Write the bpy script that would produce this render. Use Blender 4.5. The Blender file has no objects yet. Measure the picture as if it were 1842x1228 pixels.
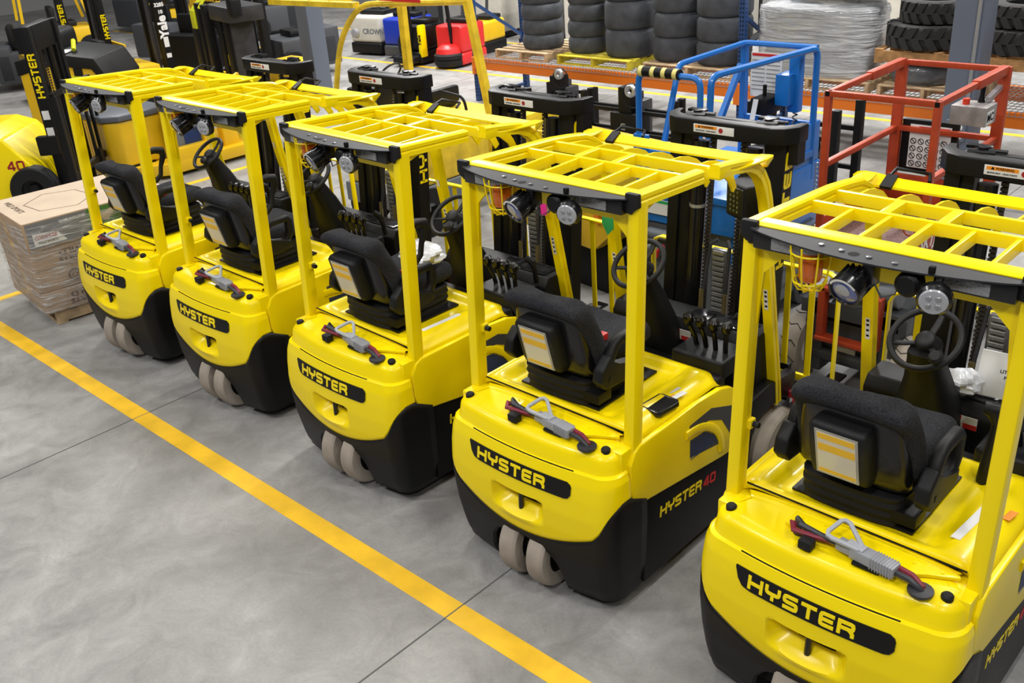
import bpy, bmesh, math, random
from mathutils import Vector, Matrix, Euler
random.seed(7)
PI = math.pi
SC = bpy.context.scene
COL = SC.collection

# ------------------------------------------------------------------ camera, world, lights, exposure
cd = bpy.data.cameras.new('camera')
cam = bpy.data.objects.new('camera', cd)
COL.objects.link(cam)
cd.sensor_width = 36.0
cd.lens = 1762.5 / 1842 * 36.0
cd.clip_end = 200
F_ = Vector((-0.63515821, 0.63515821, -0.43948617))
R_ = Vector((0.72882548, 0.68123649, -0.068777))
U_ = Vector((-0.25570974, 0.36399299, 0.89561243))
m = Matrix((R_, U_, -F_)).transposed().to_4x4()
m.translation = Vector((0, 0, 3.27723))
cam.matrix_world = m
SC.camera = cam
cd.dof.use_dof = True
cd.dof.focus_distance = 5.0
cd.dof.aperture_fstop = 9.0

SC.view_settings.view_transform = 'Standard'
SC.view_settings.look = 'None'
SC.view_settings.gamma = 1
SC.view_settings.use_curve_mapping = False
SC.view_settings.exposure = -0.27

W = bpy.data.worlds.new('world')
SC.world = W
W.use_nodes = True
W.node_tree.nodes['Background'].inputs[0].default_value = (0.93, 0.96, 1.0, 1)
W.node_tree.nodes['Background'].inputs[1].default_value = 0.13

def area(x, y, z, sx, sy, p, col=(1, 0.98, 0.95), rz=0):
    l = bpy.data.lights.new('high_bay_light', 'AREA')
    l.shape = 'RECTANGLE'
    l.size = sx
    l.size_y = sy
    l.energy = p * (0.74 if y < 8 else 0.86)
    l.color = col
    o = bpy.data.objects.new('high_bay_light', l)
    COL.objects.link(o)
    o.location = (x, y, z)
    o.rotation_euler = (0, 0, rz)
for lx, ly, p in [(-1.2, -2.6, 420), (-6.4, -2.2, 420), (-11.6, -2.0, 330), (3.6, -2.0, 330), (-3.6, 1.2, 120), (-9.0, 1.2, 150), (1.6, 2.6, 300), (-0.2, 6.4, 240), (-5.6, 5.6, 240), (-11.0, 5.4, 300),
                  (-1.5, 10.5, 520), (-7.0, 11.6, 760), (-13.0, 10.8, 760), (-9.5, 17.0, 900), (-17.0, 15.0, 900), (-18.5, 8.5, 600), (-3.0, 17.0, 800)]:
    area(lx, ly, 7.6, 0.5, 1.3, p)

# ------------------------------------------------------------------ materials
MATS = {}
def mat(name, col, rough=0.5, metal=0.0, coat=0.0, bump=0.0, bscale=200.0, var=0.0, vscale=6.0, emit=None, alpha=1.0, spec=0.5):
    if name in MATS: return MATS[name]
    M = bpy.data.materials.new(name)
    M.use_nodes = True
    nt = M.node_tree
    b = nt.nodes['Principled BSDF']
    b.inputs['Base Color'].default_value = (*col, 1)
    b.inputs['Roughness'].default_value = rough
    b.inputs['Metallic'].default_value = metal
    b.inputs['Coat Weight'].default_value = coat
    b.inputs['Coat Roughness'].default_value = 0.08
    b.inputs['Specular IOR Level'].default_value = spec
    b.inputs['Alpha'].default_value = alpha
    tc = nt.nodes.new('ShaderNodeTexCoord')
    if var > 0:
        n = nt.nodes.new('ShaderNodeTexNoise'); n.inputs['Scale'].default_value = vscale; n.inputs['Detail'].default_value = 6
        nt.links.new(tc.outputs['Object'], n.inputs['Vector'])
        r = nt.nodes.new('ShaderNodeMapRange')
        r.inputs['From Min'].default_value = 0.3; r.inputs['From Max'].default_value = 0.7
        r.inputs['To Min'].default_value = 1 - var; r.inputs['To Max'].default_value = 1 + var
        nt.links.new(n.outputs['Fac'], r.inputs['Value'])
        mx = nt.nodes.new('ShaderNodeVectorMath'); mx.operation = 'SCALE'
        mx.inputs[0].default_value = col
        nt.links.new(r.outputs['Result'], mx.inputs['Scale'])
        nt.links.new(mx.outputs['Vector'], b.inputs['Base Color'])
    if bump > 0:
        n2 = nt.nodes.new('ShaderNodeTexNoise'); n2.inputs['Scale'].default_value = bscale; n2.inputs['Detail'].default_value = 3
        nt.links.new(tc.outputs['Object'], n2.inputs['Vector'])
        bp = nt.nodes.new('ShaderNodeBump'); bp.inputs['Strength'].default_value = bump; bp.inputs['Distance'].default_value = 0.01
        nt.links.new(n2.outputs['Fac'], bp.inputs['Height'])
        nt.links.new(bp.outputs['Normal'], b.inputs['Normal'])
    if emit:
        b.inputs['Emission Color'].default_value = (*emit[:3], 1)
        b.inputs['Emission Strength'].default_value = emit[3]
    MATS[name] = M
    return M

yel = mat('yellow_paint', (0.93, 0.72, 0.002), 0.28, coat=0.08, spec=0.25)
yelw = mat('worn_yellow_paint', (0.72, 0.50, 0.02), 0.45, var=0.22, vscale=7)
yelo = mat('amber_yellow_paint', (0.74, 0.46, 0.006), 0.4, coat=0.2, var=0.06, vscale=3)
blk = mat('satin_black', (0.006, 0.006, 0.0065), 0.45, spec=0.24)
blkg = mat('gloss_black', (0.006, 0.006, 0.007), 0.25, coat=0.15, spec=.4)
plas = mat('black_plastic', (0.007, 0.0075, 0.0085), 0.5, bump=0.12, bscale=350, spec=0.28)
plasw = mat('wheel_plastic', (0.016, 0.017, 0.02), 0.5, spec=.35)
fab = mat('black_fabric', (0.024, 0.025, 0.030), 0.95, bump=0.5, bscale=420, var=0.6, vscale=160, spec=0.25)
rub = mat('rubber', (0.008, 0.008, 0.009), 0.6, spec=0.3)
gry = mat('visor_gray', (0.022, 0.0225, 0.026), 0.55, spec=.25)
cgry = mat('connector_gray', (0.30, 0.31, 0.34), 0.45)
cred = mat('cable_red', (0.20, 0.012, 0.03), 0.5)
cblk = mat('cable_black', (0.03, 0.03, 0.035), 0.5)
tirb = mat('beige_tire', (0.32, 0.28, 0.235), 0.8, var=0.15, vscale=9)
chrom = mat('bright_steel', (0.6, 0.6, 0.62), 0.25, metal=1.0)
chain = mat('chain_steel', (0.045, 0.04, 0.036), 0.55, metal=0.4)
brass = mat('brass_fitting', (0.45, 0.36, 0.16), 0.35, metal=0.8)
white = mat('white_label', (0.75, 0.75, 0.74), 0.5)
orl = mat('orange_label', (0.85, 0.28, 0.01), 0.5)
ink = mat('black_ink', (0.006, 0.006, 0.006), 0.7, spec=0.15)
redl = mat('red_label', (0.55, 0.02, 0.02), 0.5)
sty = mat('sticker_yellow', (0.85, 0.5, 0.03), 0.45)
lens = mat('clear_lens', (0.24, 0.25, 0.27), 0.2, bump=0.9, bscale=90, coat=0.6)
lensw = mat('white_lens', (0.36, 0.37, 0.40), 0.25, coat=0.5)
lensb = mat('blue_lens', (0.10, 0.13, 0.34), 0.08, coat=0.8)
amb = mat('amber_lens', (0.80, 0.17, 0.002), 0.10, coat=0.8, bump=.5, bscale=60)
amb.node_tree.nodes['Principled BSDF'].inputs['Transmission Weight'].default_value = .45
redb = mat('red_button', (0.75, 0.05, 0.02), 0.4)
colg = mat('column_gray', (0.125, 0.145, 0.19), 0.5, var=0.05, vscale=2)
galv = mat('galvanised', (0.45, 0.46, 0.48), 0.35, metal=0.7)
rorg = mat('rack_orange', (0.75, 0.17, 0.008), 0.45)
rblu = mat('rack_blue', (0.012, 0.05, 0.17), 0.45)
wood = mat('pallet_wood', (0.50, 0.36, 0.21), 0.8, var=0.3, vscale=9)
woodd = mat('skid_wood', (0.42, 0.22, 0.08), 0.75, var=0.35, vscale=10)
woody = mat('yellow_pallet_paint', (0.62, 0.52, 0.03), 0.7, var=0.25, vscale=8)
tirg = mat('solid_tire', (0.048, 0.052, 0.062), 0.72, var=0.35, vscale=7)
tirk = mat('treaded_tire', (0.020, 0.019, 0.018), 0.8, var=0.2, vscale=8)
card = mat('cardboard', (0.38, 0.265, 0.165), 0.8, var=0.08, vscale=5)
cardt = mat('cardboard_top', (0.50, 0.395, 0.29), 0.7, var=0.06, vscale=4)
blu = mat('lift_blue', (0.006, 0.15, 0.52), 0.38, coat=0.2)
red = mat('lift_orange', (0.42, 0.052, 0.015), 0.45, var=0.12, vscale=10)
lgr = mat('lift_gray', (0.13, 0.15, 0.17), 0.45, var=0.1)
dgr = mat('dark_gray_paint', (0.05, 0.053, 0.06), 0.45)
lime = mat('lime_yellow', (0.72, 0.75, 0.01), 0.45)
grn = mat('green_tag', (0.02, 0.38, 0.12), 0.5)
cyn = mat('cyan_tag', (0.0, 0.33, 0.42), 0.5)
pnk = mat('pink_tag', (0.95, 0.03, 0.45), 0.5, emit=None)
offw = mat('cream_paint', (0.52, 0.50, 0.44), 0.5, var=0.08)
bluf = mat('royal_blue', (0.01, 0.035, 0.40), 0.4)
redf = mat('bright_red', (0.65, 0.02, 0.02), 0.4)
dkred = mat('dark_red', (0.35, 0.01, 0.02), 0.4)
fgry = mat('booth_gray', (0.25, 0.25, 0.25), 0.6, var=0.1)
tapem = mat('floor_tape', (0.80, 0.47, 0.015), 0.55, var=0.14, vscale=5)
jointm = mat('floor_joint', (0.10, 0.10, 0.10), 0.9)
navy = mat('navy_panel', (0.008, 0.03, 0.13), 0.35)
gcard = mat('printed_green', (0.05, 0.16, 0.04), 0.5)
gprint = mat('printed_gray', (0.16, 0.165, 0.19), 0.4)
brownink = mat('carton_ink', (0.10, 0.065, 0.04), 0.8)
wallm = mat('wall_paint', (0.30, 0.30, 0.29), 0.9)
paper = mat('paper', (0.8, 0.8, 0.8), 0.6)
mgr = mat('metal_box', (0.33, 0.31, 0.30), 0.5, metal=0.3, var=0.2, vscale=14)

def film(name, dens, scale=(6, 30, 6), flat=False):
    M = bpy.data.materials.new(name); M.use_nodes = True
    nt = M.node_tree; nt.nodes.clear()
    out = nt.nodes.new('ShaderNodeOutputMaterial')
    tr = nt.nodes.new('ShaderNodeBsdfTransparent')
    gl = nt.nodes.new('ShaderNodeBsdfPrincipled')
    gl.inputs['Base Color'].default_value = (0.75, 0.77, 0.8, 1)
    gl.inputs['Roughness'].default_value = 0.13
    gl.inputs['Specular IOR Level'].default_value = 1.0
    gl.inputs['Coat Weight'].default_value = 1.0
    tc = nt.nodes.new('ShaderNodeTexCoord')
    mp = nt.nodes.new('ShaderNodeMapping'); mp.inputs['Scale'].default_value = scale
    nt.links.new(tc.outputs['Object'], mp.inputs['Vector'])
    n = nt.nodes.new('ShaderNodeTexNoise'); n.inputs['Scale'].default_value = 1.6; n.inputs['Detail'].default_value = 7; n.inputs['Distortion'].default_value = 1.2
    nt.links.new(mp.outputs['Vector'], n.inputs['Vector'])
    bp = nt.nodes.new('ShaderNodeBump'); bp.inputs['Strength'].default_value = 1.0; bp.inputs['Distance'].default_value = 0.06
    nt.links.new(n.outputs['Fac'], bp.inputs['Height'])
    nt.links.new(bp.outputs['Normal'], gl.inputs['Normal'])
    r = nt.nodes.new('ShaderNodeMapRange')
    r.inputs['From Min'].default_value = 0.45; r.inputs['From Max'].default_value = 0.72
    r.inputs['To Min'].default_value = dens * (0.8 if flat else 0.25); r.inputs['To Max'].default_value = min(1, dens * (1.25 if flat else 1.9))
    nt.links.new(n.outputs['Fac'], r.inputs['Value'])
    mx = nt.nodes.new('ShaderNodeMixShader')
    nt.links.new(r.outputs['Result'], mx.inputs['Fac'])
    nt.links.new(tr.outputs[0], mx.inputs[1]); nt.links.new(gl.outputs[0], mx.inputs[2])
    nt.links.new(mx.outputs[0], out.inputs['Surface'])
    return M
filmm = film('stretch_film', 0.42, (2.5, 2.5, 34))
filmh = film('heavy_stretch_film', 0.66, (1.2, 1.2, 16), True)

def floor_mat():
    M = bpy.data.materials.new('polished_concrete'); M.use_nodes = True
    nt = M.node_tree; b = nt.nodes['Principled BSDF']
    tc = nt.nodes.new('ShaderNodeTexCoord')
    def noise(scale, detail, dist=0.0, rough=0.6):
        n = nt.nodes.new('ShaderNodeTexNoise'); n.inputs['Scale'].default_value = scale; n.inputs['Detail'].default_value = detail
        n.inputs['Distortion'].default_value = dist; n.inputs['Roughness'].default_value = rough
        nt.links.new(tc.outputs['Object'], n.inputs['Vector']); return n
    a = noise(0.9, 8, 0.6); c = noise(3.5, 10, 1.2, 0.7); d = noise(60, 4)
    def mr(n, f0, f1, t0, t1):
        r = nt.nodes.new('ShaderNodeMapRange'); r.inputs['From Min'].default_value = f0; r.inputs['From Max'].default_value = f1
        r.inputs['To Min'].default_value = t0; r.inputs['To Max'].default_value = t1
        nt.links.new(n.outputs['Fac'], r.inputs['Value']); return r
    r1 = mr(a, 0.3, 0.7, 0.72, 1.25); r2 = mr(c, 0.3, 0.7, 0.78, 1.2); r3 = mr(d, 0.3, 0.7, 0.93, 1.07)
    m1 = nt.nodes.new('ShaderNodeMath'); m1.operation = 'MULTIPLY'
    m2 = nt.nodes.new('ShaderNodeMath'); m2.operation = 'MULTIPLY'
    nt.links.new(r1.outputs[0], m1.inputs[0]); nt.links.new(r2.outputs[0], m1.inputs[1])
    nt.links.new(m1.outputs[0], m2.inputs[0]); nt.links.new(r3.outputs[0], m2.inputs[1])
    v = nt.nodes.new('ShaderNodeVectorMath'); v.operation = 'SCALE'; v.inputs[0].default_value = (0.275, 0.27, 0.262)
    nt.links.new(m2.outputs[0], v.inputs['Scale'])
    nt.links.new(v.outputs['Vector'], b.inputs['Base Color'])
    rr = mr(c, 0.3, 0.7, 0.38, 0.6)
    nt.links.new(rr.outputs[0], b.inputs['Roughness'])
    return M
floorm = floor_mat()

def plate_mat():   # diamond tread plate
    M = bpy.data.materials.new('tread_plate_yellow'); M.use_nodes = True
    nt = M.node_tree; b = nt.nodes['Principled BSDF']
    b.inputs['Base Color'].default_value = (0.62, 0.42, 0.01, 1); b.inputs['Roughness'].default_value = 0.4
    tc = nt.nodes.new('ShaderNodeTexCoord'); v = nt.nodes.new('ShaderNodeTexVoronoi'); v.inputs['Scale'].default_value = 45
    nt.links.new(tc.outputs['Object'], v.inputs['Vector'])
    bp = nt.nodes.new('ShaderNodeBump'); bp.inputs['Strength'].default_value = 1; bp.inputs['Distance'].default_value = 0.004
    nt.links.new(v.outputs['Distance'], bp.inputs['Height']); nt.links.new(bp.outputs['Normal'], b.inputs['Normal'])
    return M
treadm = plate_mat()

# ------------------------------------------------------------------ mesh builder
class MB:
    def __init__(s): s.bm = bmesh.new()
    def _fin(s, vs, bev=0, seg=2, M=None):
        if bev > 0:
            es = set()
            for v in vs:
                for e in v.link_edges: es.add(e)
            r = bmesh.ops.bevel(s.bm, geom=list(es), offset=bev, segments=seg, profile=0.6, affect='EDGES', clamp_overlap=True)
            vs = set(r['verts']) | {v for v in vs if v.is_valid}
        if M is not None:
            bmesh.ops.transform(s.bm, matrix=M, verts=[v for v in vs if v.is_valid])
        return s
    def box(s, x0, x1, y0, y1, z0, z1, bev=0, seg=2, M=None):
        vs = [s.bm.verts.new(p) for p in ((x0, y0, z0), (x1, y0, z0), (x1, y1, z0), (x0, y1, z0), (x0, y0, z1), (x1, y0, z1), (x1, y1, z1), (x0, y1, z1))]
        for f in ((3, 2, 1, 0), (4, 5, 6, 7), (0, 1, 5, 4), (1, 2, 6, 5), (2, 3, 7, 6), (3, 0, 4, 7)):
            s.bm.faces.new([vs[i] for i in f])
        return s._fin(vs, bev, seg, M)
    def beam(s, a, b, w, h, up=(0, 0, 1), bev=0):   # rectangular bar from a to b
        a = Vector(a); b = Vector(b); t = b - a; L = t.length; t.normalize()
        up = Vector(up)
        if abs(t.dot(up)) > 0.98: up = Vector((0, 1, 0))
        sd = t.cross(up).normalized(); u = sd.cross(t)
        M = Matrix((sd, t, u)).transposed().to_4x4(); M.translation = a
        return s.box(-w / 2, w / 2, 0, L, -h / 2, h / 2, bev, 2, M)
    def prism(s, pts, a, b, axis='x', bev=0, seg=2, M=None):
        def P(p, k):
            return {'x': (k, p[0], p[1]), 'y': (p[0], k, p[1]), 'z': (p[0], p[1], k)}[axis]
        n = len(pts)
        v0 = [s.bm.verts.new(P(p, a)) for p in pts]; v1 = [s.bm.verts.new(P(p, b)) for p in pts]
        s.bm.faces.new(v0[::-1]); s.bm.faces.new(v1)
        for i in range(n): s.bm.faces.new([v0[i], v0[(i + 1) % n], v1[(i + 1) % n], v1[i]])
        return s._fin(v0 + v1, bev, seg, M)
    def sweep(s, prof, path, up=(0, 0, 1), closed=False, caps=True, scales=None):
        path = [Vector(p) for p in path]; n = len(path); rings = []
        upv = Vector(up)
        prev = None
        for i, p in enumerate(path):
            if closed: t = (path[(i + 1) % n] - path[i - 1]).normalized()
            elif i == 0: t = (path[1] - p).normalized()
            elif i == n - 1: t = (p - path[-2]).normalized()
            else: t = ((path[i + 1] - p).normalized() + (p - path[i - 1]).normalized()).normalized()
            if prev is None:
                u0 = upv if abs(t.dot(upv)) < 0.95 else Vector((0, 1, 0)) if abs(t.y) < 0.9 else Vector((1, 0, 0))
                sd = t.cross(u0).normalized()
            else:
                sd = prev - t * prev.dot(t)
                sd.normalize()
            prev = sd
            u = sd.cross(t)
            k = scales[i] if scales else 1
            kk = 1.0
            if 0 < i < n - 1 and not closed:
                c = (path[i + 1] - p).normalized().dot(t); kk = 1 / max(c, 0.5)
            rings.append([s.bm.verts.new(p + sd * (a * k * kk) + u * (b * k)) for a, b in prof])
        m_ = len(prof)
        for i in range(n if closed else n - 1):
            A = rings[i]; B = rings[(i + 1) % n]
            for j in range(m_): s.bm.faces.new([A[j], A[(j + 1) % m_], B[(j + 1) % m_], B[j]])
        if caps and not closed:
            s.bm.faces.new(rings[0][::-1]); s.bm.faces.new(rings[-1])
        return s
    def tube(s, path, r, n=8, closed=False, scales=None):
        prof = [(r * math.cos(2 * PI * i / n), r * math.sin(2 * PI * i / n)) for i in range(n)]
        return s.sweep(prof, path, closed=closed, scales=scales)
    def lathe(s, prof, n=24, M=None, closed=False):   # prof [(r,z)] about z
        rings = []
        for r, z in prof:
            rings.append([s.bm.verts.new((r * math.cos(2 * PI * i / n), r * math.sin(2 * PI * i / n), z)) for i in range(n)])
        k = len(prof)
        for i in range(k if closed else k - 1):
            A = rings[i]; B = rings[(i + 1) % k]
            for j in range(n): s.bm.faces.new([A[j], A[(j + 1) % n], B[(j + 1) % n], B[j]])
        if not closed:
            if prof[0][0] > 1e-5: s.bm.faces.new(rings[0][::-1])
            if prof[-1][0] > 1e-5: s.bm.faces.new(rings[-1])
        vs = [v for r in rings for v in r]
        if M is not None: bmesh.ops.transform(s.bm, matrix=M, verts=vs)
        return s
    def loft(s, rings, cap0=True, cap1=True, closed=True):
        rr = [[s.bm.verts.new(p) for p in r] for r in rings]
        n = len(rr[0])
        for i in range(len(rr) - 1):
            A = rr[i]; B = rr[i + 1]
            for j in range(n if closed else n - 1):
                s.bm.faces.new([A[j], A[(j + 1) % n], B[(j + 1) % n], B[j]])
        if cap0: s.bm.faces.new(rr[0][::-1])
        if cap1: s.bm.faces.new(rr[-1])
        return s
    def grid(s, fn, nu, nv):
        g = [[s.bm.verts.new(fn(i / nu, j / nv)) for j in range(nv + 1)] for i in range(nu + 1)]
        for i in range(nu):
            for j in range(nv): s.bm.faces.new([g[i][j], g[i + 1][j], g[i + 1][j + 1], g[i][j + 1]])
        return s
    def poly(s, pts):
        s.bm.faces.new([s.bm.verts.new(p) for p in pts]); return s
    def ribbon(s, pl, w, fn, d, closed=False):   # stroke of width w in 2D mapped by fn(u,v,depth)
        n = len(pl); L = []; R = []
        for i in range(n):
            p = Vector(pl[i])
            a = (p - Vector(pl[i - 1])).normalized() if i > 0 else None
            b = (Vector(pl[i + 1]) - p).normalized() if i < n - 1 else None
            if a is None: a = b
            if b is None: b = a
            t = (a + b).normalized(); nn = Vector((-t.y, t.x)); c = max(0.5, nn.dot(Vector((-a.y, a.x))))
            L.append(p + nn * (w / 2 / c)); R.append(p - nn * (w / 2 / c))
        for dd in (0, 1):
            pass
        rings = []
        for l, r in zip(L, R):
            rings.append([fn(l.x, l.y, 0), fn(l.x, l.y, d), fn(r.x, r.y, d), fn(r.x, r.y, 0)])
        return s.loft(rings)
    def text(s, body, M, size=0.1, depth=0.001, bold=0.0, width=None, shear=0.0, align='CENTER'):
        cu = bpy.data.curves.new('tmp_text', 'FONT'); cu.body = body; cu.size = size; cu.extrude = depth / 2; cu.offset = bold
        cu.align_x = align; cu.align_y = 'CENTER'; cu.shear = shear; cu.resolution_u = 2
        o = bpy.data.objects.new('tmp_text', cu); COL.objects.link(o)
        bpy.context.view_layer.update()
        me = bpy.data.meshes.new_from_object(o.evaluated_get(bpy.context.evaluated_depsgraph_get()))
        bpy.data.objects.remove(o); bpy.data.curves.remove(cu)
        if width and len(me.vertices):
            xs = [v.co.x for v in me.vertices]; k = width / (max(xs) - min(xs))
            for v in me.vertices: v.co.x *= k
        me.transform(M)
        s.bm.from_mesh(me); bpy.data.meshes.remove(me)
        return s
    def build(s, name, mt, parent=None, smooth=35, sub=0, solid=0.0, soff=-1, split=False):
        bm = s.bm
        if split:
            bm.verts.ensure_lookup_table(); seen = set(); groups = []
            for v in bm.verts:
                if v in seen: continue
                st = [v]; seen.add(v); g = []
                while st:
                    a = st.pop(); g.append(a)
                    for e in a.link_edges:
                        b = e.other_vert(a)
                        if b not in seen: seen.add(b); st.append(b)
                groups.append(g)
            if len(groups) > 1:
                first = None
                for g in groups:
                    q = MB(); mp = {v: q.bm.verts.new(v.co) for v in g}
                    for f in {f for v in g for f in v.link_faces}: q.bm.faces.new([mp[v] for v in f.verts])
                    o = q.build(name, mt, parent, smooth, sub, solid, soff)
                    first = first or o
                bm.free(); return first
        bmesh.ops.remove_doubles(bm, verts=bm.verts, dist=1e-5)
        bmesh.ops.recalc_face_normals(bm, faces=bm.faces)
        me = bpy.data.meshes.new(name); bm.to_mesh(me); bm.free()
        for p in me.polygons: p.use_smooth = True
        try: me.set_sharp_from_angle(angle=math.radians(smooth))
        except Exception: pass
        me.materials.append(mt)
        o = bpy.data.objects.new(name, me); COL.objects.link(o)
        if parent: o.parent = parent
        if solid:
            md = o.modifiers.new('solid', 'SOLIDIFY'); md.thickness = solid; md.offset = soff
        if sub:
            md = o.modifiers.new('sub', 'SUBSURF'); md.levels = sub; md.render_levels = sub
        return o

def rp(w, h, r=0.25):   # rounded rect profile
    c = min(w, h) * r; x = w / 2; y = h / 2; k = c * 0.3
    return [(x - c, -y), (x - k, -y + k), (x, -y + c), (x, y - c), (x - k, y - k), (x - c, y), (-x + c, y), (-x + k, y - k), (-x, y - c), (-x, -y + c), (-x + k, -y + k), (-x + c, -y)]

def empty(name, loc=(0, 0, 0), rz=0):
    o = bpy.data.objects.new(name, None); COL.objects.link(o); o.empty_display_size = 0.2
    o.location = loc; o.rotation_euler = (0, 0, rz); return o
def tag(o, label, cat, group=None, kind=None):
    o['label'] = label; o['category'] = cat
    if group: o['group'] = group
    if kind: o['kind'] = kind
    return o
def struct(o): o['kind'] = 'structure'; return o
def T(x, y, z, rx=0, ry=0, rz=0): return Matrix.Translation((x, y, z)) @ Euler((rx, ry, rz)).to_matrix().to_4x4()
def copy_tree(o, parent=None, top=True):
    c = o.copy(); COL.objects.link(c)
    if parent: c.parent = parent
    for ch in list(o.children): copy_tree(ch, c, False)
    return c
def arc(cx, cy, r, a0, a1, n):
    return [(cx + r * math.cos(math.radians(a0 + (a1 - a0) * i / n)), cy + r * math.sin(math.radians(a0 + (a1 - a0) * i / n))) for i in range(n + 1)]

LET = {
 'H': (.80, [[(0, 0), (0, 1)], [(.80, 0), (.80, 1)], [(0, .5), (.80, .5)]]),
 'Y': (.80, [[(0, 1), (0, .62), (.04, .52), (.14, .47), (.66, .47), (.76, .52), (.80, .62), (.80, 1)], [(.40, .47), (.40, 0)]]),
 'S': (.76, [[(.80, .9), (.14, .9), (.03, .86), (0, .76), (0, .66), (.03, .55), (.14, .5), (.62, .5), (.73, .45), (.76, .34), (.76, .24), (.73, .14), (.62, .1), (-.06, .1)]]),
 'T': (.76, [[(-.08, .9), (.84, .9)], [(.38, .9), (.38, 0)]]),
 'E': (.70, [[(.76, .9), (.14, .9), (.03, .86), (0, .76), (0, .24), (.03, .14), (.14, .1), (.76, .1)], [(0, .5), (.70, .5)]]),
 'R': (.76, [[(0, 0), (0, .9), (.62, .9), (.73, .86), (.76, .76), (.76, .64), (.73, .54), (.62, .5), (0, .5)], [(.50, .5), (.66, .38), (.76, .22), (.76, 0)]]),
 '4': (.72, [[(.56, 0), (.56, 1)], [(.56, .94), (0, .36), (0, .28), (.80, .28)]]),
 '0': (.72, [[(.36, .9), (.12, .9), (.02, .84), (0, .74), (0, .26), (.02, .16), (.12, .1), (.60, .1), (.70, .16), (.72, .26), (.72, .74), (.70, .84), (.60, .9), (.36, .9)]]),
}
def word(mb, s, h, W_, fn, d=0.0015, sw=0.2, shear=0.0):   # word of height h and width W_, mapped by fn(u,v,d), u from 0 to W_
    tot = sum(LET[c][0] for c in s) + 0.34 * (len(s) - 1) + sw
    k = W_ / tot; x = sw / 2
    for c in s:
        w, sts = LET[c]
        for st in sts:
            pts = [(((px + x) * k + shear * py * h), py * h) for px, py in st]
            # dense long strokes
            mb.ribbon(pts, sw * 0.5 * (k + h), fn, d)
        x += w + 0.34
    return mb

# ------------------------------------------------------------------ the electric forklift
RC = 0.10
def lerp_tab(tab, z):
    if z <= tab[0][0]: return tab[0][1]
    for (a, va), (b, vb) in zip(tab, tab[1:]):
        if z <= b:
            t = (z - a) / (b - a); t = t * t * (3 - 2 * t) if False else t
            return va + (vb - va) * t
    return tab[-1][1]
def yc(z): return lerp_tab([(.06, .105), (.15, .125), (.3, .152), (.45, .162), (.55, .162), (.65, .152), (.72, .14), (.775, .122), (.785, .108), (.85, .098), (.95, .06)], z)
def Wd(z): return lerp_tab([(.06, .505), (.2, .522), (.45, .535), (.65, .533), (.74, .528), (.775, .518), (.79, .508), (.86, .50), (.95, .47)], z)
def rear_y(x, z): return -yc(z) + 0.2 * x * x
def outline(z, inset=0.0, ye=0.05, sgn=1, nx=22, na=8, ns=4):
    """points from the centre of the rear face round one corner and along the side"""
    w = Wd(z) - inset; out = []
    xc = w - RC
    for i in range(nx): x = xc * i / nx; out.append((sgn * x, rear_y(x, z) + inset, 'r', x))
    yr = rear_y(xc, z) + inset
    for i in range(na + 1):
        a = PI / 2 * i / na
        out.append((sgn * (xc + RC * math.sin(a)), yr + RC - RC * math.cos(a), 'a', a))
    y0 = yr + RC
    for i in range(1, ns + 1): out.append((sgn * w, y0 + (ye - y0) * i / ns, 's', i / ns))
    return out
def full(z, inset=0.0, ye=0.05, **k):
    L_ = outline(z, inset, ye, -1, **k); R2 = outline(z, inset, ye, 1, **k)
    return L_[::-1] + R2[1:]
def zbound(tagk, v):
    if tagk == 'r': return .345 + .56 * v * v
    if tagk == 'a':
        a = math.degrees(v)
        return lerp_tab([(0, .452), (12, .475), (22, .497), (32, .53), (45, .572), (60, .607), (75, .628), (90, .640)], a)
    return .640
ARCH = [(-.245, .0), (-.24, .10), (-.215, .20), (-.17, .265), (-.10, .305), (0, .322), (.10, .305), (.17, .265), (.215, .20), (.24, .10), (.245, 0)]
def zbot(tagk, v, x):
    if tagk == 'r':
        if abs(x) < .2449: return max(.055, lerp_tab(ARCH, x))
        return .055 + .02 * abs(x)
    return .0636

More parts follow.
